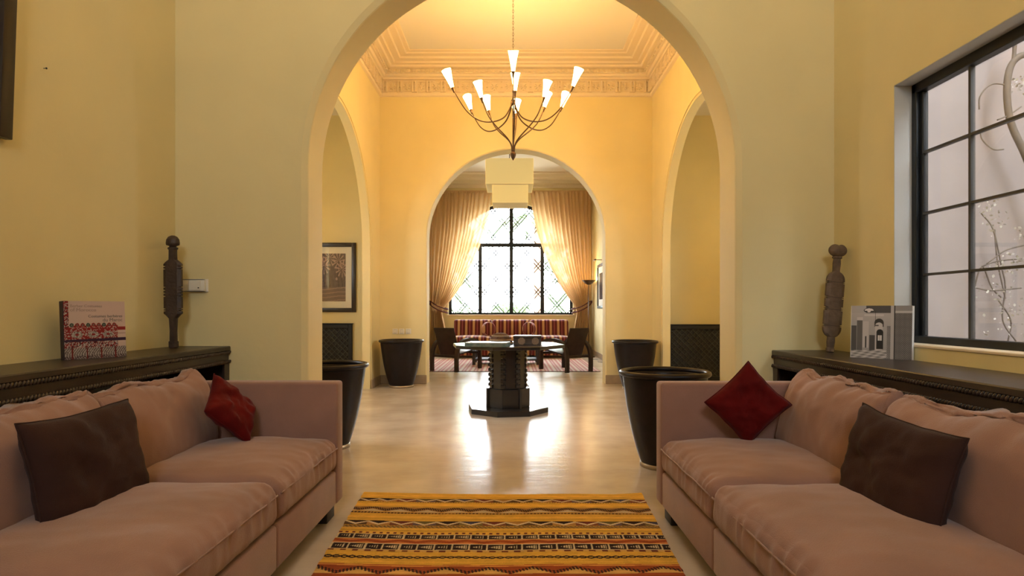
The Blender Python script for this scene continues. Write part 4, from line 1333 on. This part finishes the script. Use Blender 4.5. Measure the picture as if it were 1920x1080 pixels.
def palm_print():
    n = 110
    u, v = np.meshgrid(np.linspace(0, 1, n), np.linspace(0, 1, n))
    rng = np.random.default_rng(9)
    L = 0.10 + 0.05 * np.kron(rng.random((22, 22)), np.ones((5, 5)))
    L[v < 0.30] = 0.16; L[(v < 0.30) & (np.sin(v * 75 + 1.6 * np.sin(u * 5) + 4 * L) > 0.75)] = 0.30
    for cu, cv in ((0.2, 0.86), (0.55, 0.9), (0.8, 0.84), (0.4, 0.74), (0.9, 0.68)):
        a = np.arctan2(v - cv, u - cu); d = np.hypot(u - cu, v - cv)
        L[(d < 0.18) & (np.sin(a * 11) > 0.5)] = 0.42
        L[(np.abs(u - cu - 0.02 * np.sin(v * 8)) < 0.012) & (v < cv) & (v > 0.3)] = 0.06
    L[(np.hypot((u - 0.3) / 2, v - 0.45) < 0.03)] = 0.45
    L[(np.hypot((u - 0.75), v - 0.47) < 0.03)] = 0.40
    return np.stack([L * 1.0, L * 0.66, L * 0.52], -1)
fp = thing('framed_print', 'dark framed sepia palm print above the left alcove grille', 'picture', (-2.66, 8.86, 1.06))
W, Hh = 0.41, 1.0
for (a, c, e, g) in ((-W, -W + 0.06, 0, Hh), (W - 0.06, W, 0, Hh), (-W + 0.06, W - 0.06, 0, 0.06), (-W + 0.06, W - 0.06, Hh - 0.06, Hh)):
    boxo('frame_rail', 'frame', fp, a, c, -0.035, 0, e, g, 0.004, 2)
boxo('mount', 'mat', fp, -W + 0.06, W - 0.06, -0.012, -0.002, 0.06, Hh - 0.06)
im = palm_print(); nv, nu = im.shape[:2]
P = np.zeros((nv, nu, 3)); P[..., 0] = np.linspace(-W + 0.15, W - 0.15, nu)[None, :]; P[..., 1] = -0.0135; P[..., 2] = np.linspace(0.155, Hh - 0.155, nv)[:, None]
link('print_sheet', raster_mesh('print_sheet', None, None, P, im, 'print'), fp)
boxo('glazing', 'picglass', fp, -W + 0.06, W - 0.06, -0.020, -0.018, 0.06, Hh - 0.06)

for i, (px, lab) in enumerate(((-1.725, 'white light switch plate nearest the alcove, above the far left planter'), (-1.63, 'middle white light switch plate above the far left planter'),
                               (-1.53, 'white light switch plate nearest the far arch, above the planter'))):
    sw = thing('light_switch', lab, 'switch', (px, YF, 0.775), (0, 0, 0), 'light switches on the far arch wall')
    boxo('plate', 'white', sw, -0.04, 0.04, -0.008, 0, -0.04, 0.04, 0.003, 1)
    boxo('rocker', 'white', sw, -0.018, 0.018, -0.013, -0.008, -0.025, 0.025, 0.002, 1)
    boxo('rocker_gap', 'lead', sw, -0.019, 0.019, -0.0085, -0.008, -0.027, 0.027)

# ------------------------------------------------------------------ far room: rug, banquette, chairs, table
rg = thing('striped_rug', 'red and cream striped rug on the floor of the far sitting room', 'rug', (-0.10, 12.2, 0))
boxo('weave', 'rugstripe', rg, -1.66, 1.66, -1.38, 1.32, 0.0005, 0.010, 0.002, 1)
M['tassel'] = mat('dark_red_fringe', (0.05, 0.02, 0.02), 0.9)
boxo('edge_binding', 'tassel', rg, -1.66, 1.66, -1.402, -1.38, 0.0005, 0.009)

sf = thing('banquette_sofa', 'red and beige striped three-seat banquette under the arched window', 'sofa', (-0.02, 14.15, 0))
for i in range(3):
    x0 = -1.365 + i * 0.91
    boxo('base', 'stripe', sf, x0 + 0.003, x0 + 0.907, -0.35, 0.55, 0.06, 0.30, 0.012, 2)
    hb_ = soft_box(0.45, 0.38, 0.085, 0.05, (16, 14, 8), lambda p, q: Vector((p.x, p.y, p.z + max(0, q[2]) * 0.03 * (1 - q[0] ** 4) * (1 - q[1] ** 4))))
    hb_.build('seat_cushion', 'stripe', sf, (x0 + 0.455, 0.02, 0.385))
    soft_box(0.45, 0.09, 0.235, 0.05, (16, 8, 14), lambda p, q: Vector((p.x, p.y - 0.02 * (1 - q[0] ** 4) * (1 - q[2] ** 4) * (1 if q[1] < 0 else 0) + 0.05 * q[2], p.z))).build('back_cushion', 'stripe', sf, (x0 + 0.455, 0.44, 0.622))
    boxo('back_board', 'stripe', sf, x0 + 0.003, x0 + 0.907, 0.55, 0.70, 0.06, 0.80, 0.02, 2)
for x in (-1.3, -0.45, 0.45, 1.3):
    for y in (-0.28, 0.60):
        boxo('leg', 'darkwood', sf, x - 0.03, x + 0.03, y - 0.03, y + 0.03, 0, 0.06)
M['piping'] = mat('pale_pink_piping', (0.55, 0.25, 0.20), 0.8)
def bolster(label, x, rz):
    root = thing('round_cushion', label, 'cushion', (x, 14.22, 0.49), (0, 0, R(rz)), 'round striped cushions on the banquette')
    prof = [(0.0, -0.075)]
    for k in range(1, 12):
        a = -PI / 2 + PI * k / 12
        prof.append((0.13 + 0.03 * math.cos(a), 0.075 * math.sin(a)))
    prof.append((0.0, 0.075))
    m = Matrix.Translation((0, 0, 0.158)) @ Matrix.Rotation(PI / 2, 4, 'X') 
    MB().lathe(prof, 28, mtx=m).build('cover', 'stripe', root)
    for s_ in (-0.045, 0.045):
        MB().tube([(0.155 * math.cos(2 * PI * k / 28), s_, 0.158 + 0.155 * math.sin(2 * PI * k / 28)) for k in range(28)], 0.006, 6, closed=True).build('piping', 'piping', root)
    return root
bolster('round striped cushion on the banquette seam nearest the left armchair', -0.545, 30)
bolster('round striped cushion on the banquette seam nearest the right armchair', 0.40, -35)

def armchair(label, loc, rz):
    root = thing('armchair', label, 'chair', loc, (0, 0, R(rz)), 'bentwood armchairs in the far room')
    for sx in (-1, 1):
        x = sx * 0.255
        pts = [(x, -0.40, 0), (x, -0.405, 0.12), (x, -0.40, 0.26), (x, -0.36, 0.40), (x, -0.26, 0.50), (x, -0.10, 0.545), (x, 0.10, 0.545),
               (x, 0.27, 0.515), (x, 0.37, 0.43), (x, 0.395, 0.28), (x, 0.40, 0.0)]
        pts = bez(pts, 5)
        mb = MB(); v, f = [], []
        n = len(pts)
        for i, p in enumerate(pts):
            t = (pts[min(i + 1, n - 1)] - pts[max(i - 1, 0)]).normalized()
            nn = Vector((0, -t.z, t.y))
            for a, b in ((-0.032, -0.026), (0.032, -0.026), (0.032, 0.026), (-0.032, 0.026)):
                q = p + Vector((a, 0, 0)) + nn * b
                v.append((q.x, q.y, max(0, q.z)))
        for i in range(n - 1):
            for k in range(4):
                f.append((i * 4 + k, i * 4 + (k + 1) % 4, (i + 1) * 4 + (k + 1) % 4, (i + 1) * 4 + k))
        f += [(3, 2, 1, 0), tuple((n - 1) * 4 + k for k in range(4))]
        mb.add(v, f).build('bent_arm', 'chairwood', root, bevel=0.0)
    # leaning back panel, sloping seat, stretchers
    mtx = Matrix.Translation((0, -0.20, 0.27)) @ Matrix.Rotation(R(24), 4, 'X')
    MB().box(-0.205, 0.205, -0.014, 0.014, 0.0, 0.54, mtx).build('backrest', 'chairwood', root, bevel=0.01)
    mtx = Matrix.Translation((0, -0.20, 0.285)) @ Matrix.Rotation(R(7), 4, 'X')
    MB().box(-0.215, 0.215, 0.0, 0.55, 0.0, 0.028, mtx).build('seat', 'leather', root, bevel=0.008)
    for y, z in ((-0.38, 0.27), (0.36, 0.30)):
        boxo('stretcher', 'chairwood', root, -0.255, 0.255, y - 0.018, y + 0.018, z - 0.022, z + 0.022, 0.004, 1)
    return root
armchair('dark bentwood armchair seen from behind at the left of the striped rug', (-1.005, 11.10, 0.011), -27)
armchair('dark bentwood armchair seen from behind at the right of the striped rug', (0.955, 10.98, 0.011), 31)

ct = thing('coffee_table', 'low dark coffee table with a lower shelf on the striped rug', 'table', (-0.12, 12.35, 0.010))
boxo('top', 'darkwood', ct, -0.66, 0.66, -0.32, 0.32, 0.30, 0.33, 0.004, 1)
boxo('lower_shelf', 'darkwood', ct, -0.62, 0.62, -0.28, 0.28, 0.08, 0.105, 0.003, 1)
for x in (-0.63, 0.63):
    for y in (-0.29, 0.29):
        boxo('leg', 'darkwood', ct, x - 0.03, x + 0.03, y - 0.03, y + 0.03, 0, 0.30, 0.003, 1)

# floor lamp
fl = thing('floor_lamp', 'lit bronze uplighter floor lamp in the corner by the right curtain', 'lamp', (1.77, 14.15, 0))
MB().lathe([(0.0, 0.0), (0.14, 0.0), (0.145, 0.01), (0.12, 0.025), (0.02, 0.035), (0.0, 0.036)], 28).build('base', 'bronze', fl)
MB().tube([(0, 0, 0.03), (0, 0, 1.69)], 0.011, 8).build('pole', 'bronze', fl)
MB().lathe([(0.0, 1.665), (0.03, 1.668), (0.09, 1.70), (0.155, 1.765), (0.160, 1.772), (0.152, 1.772), (0.085, 1.712), (0.0, 1.69)], 28).build('bowl_shade', 'bronze', fl)
MB().lathe([(0.0, 1.70), (0.02, 1.71), (0.028, 1.735), (0.02, 1.76), (0.0, 1.768)], 14).build('bulb', 'bulbglass', fl)
ld = bpy.data.lights.new('lamp_light', 'POINT'); ld.energy = 28; ld.color = (1.0, 0.68, 0.30); ld.shadow_soft_size = 0.04
lo = bpy.data.objects.new('lamp_light', ld); COL.objects.link(lo); lo.parent = fl; lo.location = (0, 0, 1.80)
cord = MB().tube(bez([(1.80, 14.0, 0.006), (1.72, 13.6, 0.006), (1.86, 13.3, 0.006), (1.80, 12.8, 0.006), (1.93, 12.6, 0.006)], 8), 0.005, 6).build('lamp_cord', 'iron', None)
tag(cord, 'thin black lamp cord lying on the floor by the right wall', 'cord')

wp = thing('framed_picture', 'dark framed picture on the right wall of the far room beside the lamp', 'picture', (XR3, 13.45, 1.12))
for (a, c, e, g) in ((-0.5, -0.44, 0, 0.98), (0.44, 0.5, 0, 0.98), (-0.44, 0.44, 0, 0.06), (-0.44, 0.44, 0.92, 0.98)):
    boxo('frame_rail', 'frame', wp, -0.035, 0, a, c, e, g, 0.004, 2)
boxo('mount', 'mat', wp, -0.012, -0.002, -0.44, 0.44, 0.06, 0.92)
boxo('print_sheet', 'brown', wp, -0.0135, -0.012, -0.3, 0.3, 0.2, 0.78)
boxo('picture_light_arm', 'bronze', wp, -0.16, 0, -0.012, 0.012, 1.06, 1.075)
MB().tube([(-0.16, -0.14, 1.06), (-0.16, 0.14, 1.06)], 0.018, 10).build('picture_light', 'bronze', wp)

# tiered pendant of two square parchment boxes
pd = thing('pendant_lamp', 'two-tiered square cream parchment pendant lamp in front of the arched window', 'lamp', (-0.045, 11.42, 3.0))
def shade_box(name, hw, z0, z1, x):
    mb = MB()
    t = 0.006
    for a in range(4):
        mtx = Matrix.Translation((x, 0, 0)) @ Matrix.Rotation(PI / 2 * a, 4, 'Z')
        mb.box(-hw, hw, -hw, -hw + t, z0, z1, mtx)
    o = mb.build(name, 'shade', pd)
    MB().box(x - hw + t, x + hw - t, -hw + t, hw - t, z0 + 0.004, z0 + 0.010).build('diffuser', 'diffuser', o)
    return o
M['diffuser'] = sheer_mat('white_diffuser', (0.90, 0.86, 0.74), 0.5)
shade_box('upper_shade', 0.43, 0.35, 0.81, 0.0)
shade_box('lower_shade', 0.325, 0.03, 0.355, 0.012)
MB().tube([(0, 0, 0.36), (0, 0, H3 - 3.0)], 0.008, 6).build('cord', 'iron', pd)
MB().lathe([(0.0, H3 - 3.05), (0.05, H3 - 3.04), (0.06, H3 - 3.0)], 18).build('ceiling_rose', 'white', pd)

# ------------------------------------------------------------------ curtains
rod = thing('curtain_rod', 'dark iron curtain rod above the arched window', 'curtain rod', (-0.05, 14.98, 3.98))
MB().tube([(-1.98, 0, 0), (1.98, 0, 0)], 0.014, 8).build('pole', 'iron', rod)
for x in (-1.9, 0, 1.9):
    MB().tube([(x, 0, 0), (x, 0.22, 0)], 0.010, 6).build('bracket', 'iron', rod)
def curtain(label, side, outer, inner, folds):
    """outer / inner: [(z, x)] from top to floor"""
    root = thing('curtain', label, 'curtain', (0, 14.95, 0), (0, 0, 0), 'tied-back curtains at the arched window')
    zs = list(np.linspace(3.97, 1.30, 60)) + list(np.linspace(1.27, 0.02, 34))
    zo, xo = zip(*outer[::-1]); zi, xi = zip(*inner[::-1])
    nt_ = 170
    v, f = [], []
    rnd = random.Random(side + 5)
    ph = [rnd.uniform(-0.6, 0.6) for _ in range(8)]
    for r, z in enumerate(zs):
        a, b = np.interp(z, zo, xo), np.interp(z, zi, xi)
        wdt = abs(b - a)
        amp = 0.030 + 0.028 * max(0, 1 - wdt / 1.3)
        if z < 1.2: amp = 0.05 + 0.02 * (1.2 - z)
        tie = math.exp(-((z - 1.16) / 0.10) ** 2)
        amp *= 1 - 0.45 * tie
        for i in range(nt_ + 1):
            t = i / nt_
            tt = t + 0.012 * math.sin(2 * PI * t * 3 + ph[0]) 
            x = a + (b - a) * t
            w = 2 * PI * folds * tt
            y = -amp * (math.sin(w + 0.8 * math.sin(z * 1.3 + 5 * t + ph[1])) + 0.35 * math.sin(0.43 * w + ph[2] + z * 0.7))
            x += 0.010 * math.cos(w) * (1 - tie)
            y -= 0.10 * tie * math.sin(PI * t)
            v.append((x, y, z))
    n = nt_ + 1
    for r in range(len(zs) - 1):
        for i in range(nt_):
            f.append((r * n + i, r * n + i + 1, (r + 1) * n + i + 1, (r + 1) * n + i))
    MB().add(v, f, True).build('cloth', 'curtain', root)
    # tie-back: two cords from the wall hook round the gathered cloth
    xa, xb = np.interp(1.16, zo, xo), np.interp(1.16, zi, xi)
    s = side
    for dz in (-0.055, 0.035):
        pts = bez([(xa + s * 0.10, 0.16, 1.30), (xa, -0.06, 1.25 + dz), ((xa + xb) / 2, -0.20, 1.15 + dz), (xb - s * 0.04, -0.12, 1.07 + dz), (xb - s * 0.05, 0.03, 1.08 + dz),
                   ((xa + xb) / 2, 0.12, 1.15 + dz), (xa + s * 0.10, 0.17, 1.28)], 6)
        MB().tube(pts, 0.014, 7).build('tieback', 'tie', root)
    MB().tube([(xa + s * 0.10, 0.25, 1.29), (xa + s * 0.10, 0.13, 1.29)], 0.012, 8).build('hook', 'bronze', root)
    # heading tape
    mb = MB(); a, b = outer[0][1], inner[0][1]
    mb.box(min(a, b), max(a, b), 0.005, 0.012, 3.93, 4.0); mb.build('heading', 'curtain', root)
    return root
curtain('cream curtain tied back at the left side of the arched window', -1,
        [(3.98, -2.03), (2.5, -2.03), (1.4, -1.99), (1.16, -1.97), (0.8, -1.98), (0, -2.0)],
        [(3.98, -0.50), (3.5, -0.56), (3.0, -0.67), (2.5, -0.84), (2.1, -1.02), (1.75, -1.20), (1.45, -1.40), (1.25, -1.56), (1.12, -1.66), (1.0, -1.70), (0.6, -1.62), (0, -1.56)], 15)
curtain('cream curtain tied back at the right side of the arched window, beside the lamp', 1,
        [(3.98, 1.92), (2.5, 1.92), (1.4, 1.90), (1.16, 1.88), (0.8, 1.88), (0, 1.86)],
        [(3.98, 0.43), (3.5, 0.49), (3.0, 0.60), (2.5, 0.76), (2.1, 0.94), (1.75, 1.13), (1.45, 1.33), (1.25, 1.48), (1.12, 1.55), (1.0, 1.58), (0.6, 1.50), (0, 1.46)], 15)

# ------------------------------------------------------------------ outdoors
structure('ground', MB().box(-30, 30, -30, 60, -0.40, -0.16), 'gravel')
structure('wall_outer', MB().box(2.24, 4.6, 4.45, 4.76, -0.2, 8.6), 'pinkwall')        # pink wall outside the window, made this tall to cut sky light
structure('wall_outer', MB().box(4.3, 4.6, -1.0, 4.45, -0.2, 8.6), 'pinkwall')  # unseen, set close and raised to hold back sky light
structure('wall_outer', MB().box(2.24, 4.6, -1.3, -1.0, -0.2, 3.6), 'pinkwall')  # unseen end wall added to limit sky light in the passage
structure('wall_outer', MB().box(2.1, 2.24, -1.3, 4.45, 5.2, 8.6), 'pinkwall')

vine = thing('climbing_vine', 'bare dry vine with pale dead blossoms climbing the pink wall outside the window', 'vine', (3.6, 4.3, -0.16))
rv = random.Random(4)
def vpt(px, py, y=4.25):
    s = 1150 / y
    return ((px - 960) / s - 3.6, y - 4.3, 1.1 - (py - 580) / s + 0.16)
MB().tube(bez([vpt(2010, 640), vpt(1990, 520), vpt(1960, 400), vpt(1926, 300), vpt(1896, 232), vpt(1888, 175), vpt(1893, 130), vpt(1908, 108), vpt(1930, 100)], 8), 0.022, 8).build('stem', 'twig', vine)
MB().tube(bez([vpt(1893, 132), vpt(1900, 115), vpt(1904, 60)], 6), 0.013, 7).build('stem', 'twig', vine)
for k, pl in enumerate(([(1893, 160), (1860, 158), (1838, 180), (1836, 205)], [(1838, 245), (1842, 262), (1862, 280), (1882, 280)], [(1865, 430), (1868, 470), (1872, 500), (1885, 560)],
                      [(1915, 200), (1893, 215), (1870, 225)], [(1880, 560), (1860, 540), (1840, 500), (1822, 570), (1828, 600)], [(1905, 640), (1880, 600), (1885, 540), (1878, 500), (1862, 430), (1840, 400)],
                      [(1920, 460), (1885, 470), (1850, 495)], [(1840, 500), (1870, 490), (1915, 485)], [(1890, 640), (1895, 600), (1870, 560)], [(1830, 540), (1860, 545), (1915, 540)])):
    MB().tube(bez([vpt(a, b, 4.25 + 0.04 * (k % 3)) for a, b in pl], 6), 0.005, 5).build('twig', 'twig', vine)
mb = MB()
for (cx_, cy_, n_, sp) in ((1850, 385, 18, 12), (1868, 410, 26, 14), (1912, 440, 14, 9), (1860, 545, 20, 18), (1885, 550, 40, 22), (1905, 490, 24, 14), (1916, 160, 30, 10), (1900, 600, 34, 22), (1852, 625, 5, 4), (1885, 500, 26, 16)):
    for _ in range(n_):
        p = Vector(vpt(cx_ + rv.gauss(0, sp), cy_ + rv.gauss(0, sp * 0.8), 4.22 + rv.uniform(-0.08, 0.12)))
        d = Vector((rv.gauss(0, 1), rv.gauss(0, 1), rv.gauss(0, 1))).normalized() * rv.uniform(0.006, 0.014)
        e = d.cross(Vector((rv.random(), rv.random(), rv.random()))).normalized() * d.length * 0.7
        mb.add([p - d, p + e, p + d, p - e], [(0, 1, 2, 3)])
tag(mb.build('blossom', 'dryleaf', vine), kind='stuff')

def shrub(name, label, cat, x, y, rx, h, seed, nleaf=2200, ls=0.10, z0=-0.16):
    rs = random.Random(seed)
    root = thing(name, label, cat, (x, y, z0), (0, 0, 0), 'garden plants beyond the arched window')
    MB().tube([(0, 0, 0), (0.05, 0, h * 0.4), (0, 0.05, h * 0.7)], [0.08, 0.06, 0.03], 8).build('trunk', 'trunk', root)
    mb = MB()
    for _ in range(nleaf):
        a, b = rs.uniform(0, 2 * PI), rs.uniform(-1, 1)
        r = rs.uniform(0.5, 1) ** 0.5
        c = math.sqrt(1 - b * b)
        lump = 1 + 0.2 * math.sin(3 * a + seed) + 0.15 * math.sin(7 * b + seed)
        p = Vector((rx * r * c * math.cos(a) * lump, rx * r * c * math.sin(a) * lump, h * 0.55 + h * 0.45 * r * b))
        d = Vector((rs.gauss(0, 1), rs.gauss(0, 1), rs.gauss(0, 0.7))).normalized() * ls * rs.uniform(0.6, 1.2)
        e = d.cross(Vector((rs.random(), rs.random(), rs.random() + 0.2))).normalized() * ls * 0.35
        mb.add([p - d, p + e, p + d, p - e], [(0, 1, 2, 3)])
    tag(mb.build('foliage', 'leaf', root), kind='stuff')
    return root
shrub('garden_shrub', 'green shrub outside the left lower lights of the arched window', 'shrub', -2.6, 20.5, 1.1, 1.9, 1)
shrub('garden_shrub', 'green shrub outside the middle lower lights of the arched window', 'shrub', -0.1, 19.6, 0.75, 1.5, 2)
shrub('garden_shrub', 'green shrub outside the right lower lights of the arched window', 'shrub', 2.2, 20.0, 1.1, 2.1, 3)
shrub('garden_tree', 'green garden tree beyond the right curtain', 'tree', 3.6, 28.0, 1.9, 7.0, 4, 3000, 0.16)
shrub('garden_tree', 'green garden tree beyond the left curtain', 'tree', -3.4, 27.0, 1.8, 6.5, 5, 3000, 0.16)
pm = thing('palm_tree', 'palm tree with a reddish trunk seen through the right lights of the arched window', 'tree', (1.0, 23.0, -0.16), (0, 0, 0), 'garden plants beyond the arched window')
MB().tube([(0, 0, 0), (0.03, 0, 1.5), (-0.02, 0, 3.0), (0.0, 0, 4.4)], [0.22, 0.19, 0.17, 0.16], 12).build('trunk', 'trunk', pm)
for k in range(14):
    a = 2 * PI * k / 14
    mb = MB(); v, f = [], []
    for i in range(9):
        t = i / 8
        r = 2.0 * t; z = 4.4 + 0.9 * math.sin(t * 1.8) - 1.2 * t * t
        wd = 0.22 * math.sin(PI * min(1, t + 0.08)) + 0.02
        c, s = math.cos(a), math.sin(a)
        v += [(r * c - wd * s, r * s + wd * c, z - 0.1), (r * c, r * s, z), (r * c + wd * s, r * s - wd * c, z - 0.1)]
    for i in range(8):
        f += [(i * 3, i * 3 + 1, i * 3 + 4, i * 3 + 3), (i * 3 + 1, i * 3 + 2, i * 3 + 5, i * 3 + 4)]
    mb.add(v, f, True).build('frond', 'leaf', pm)
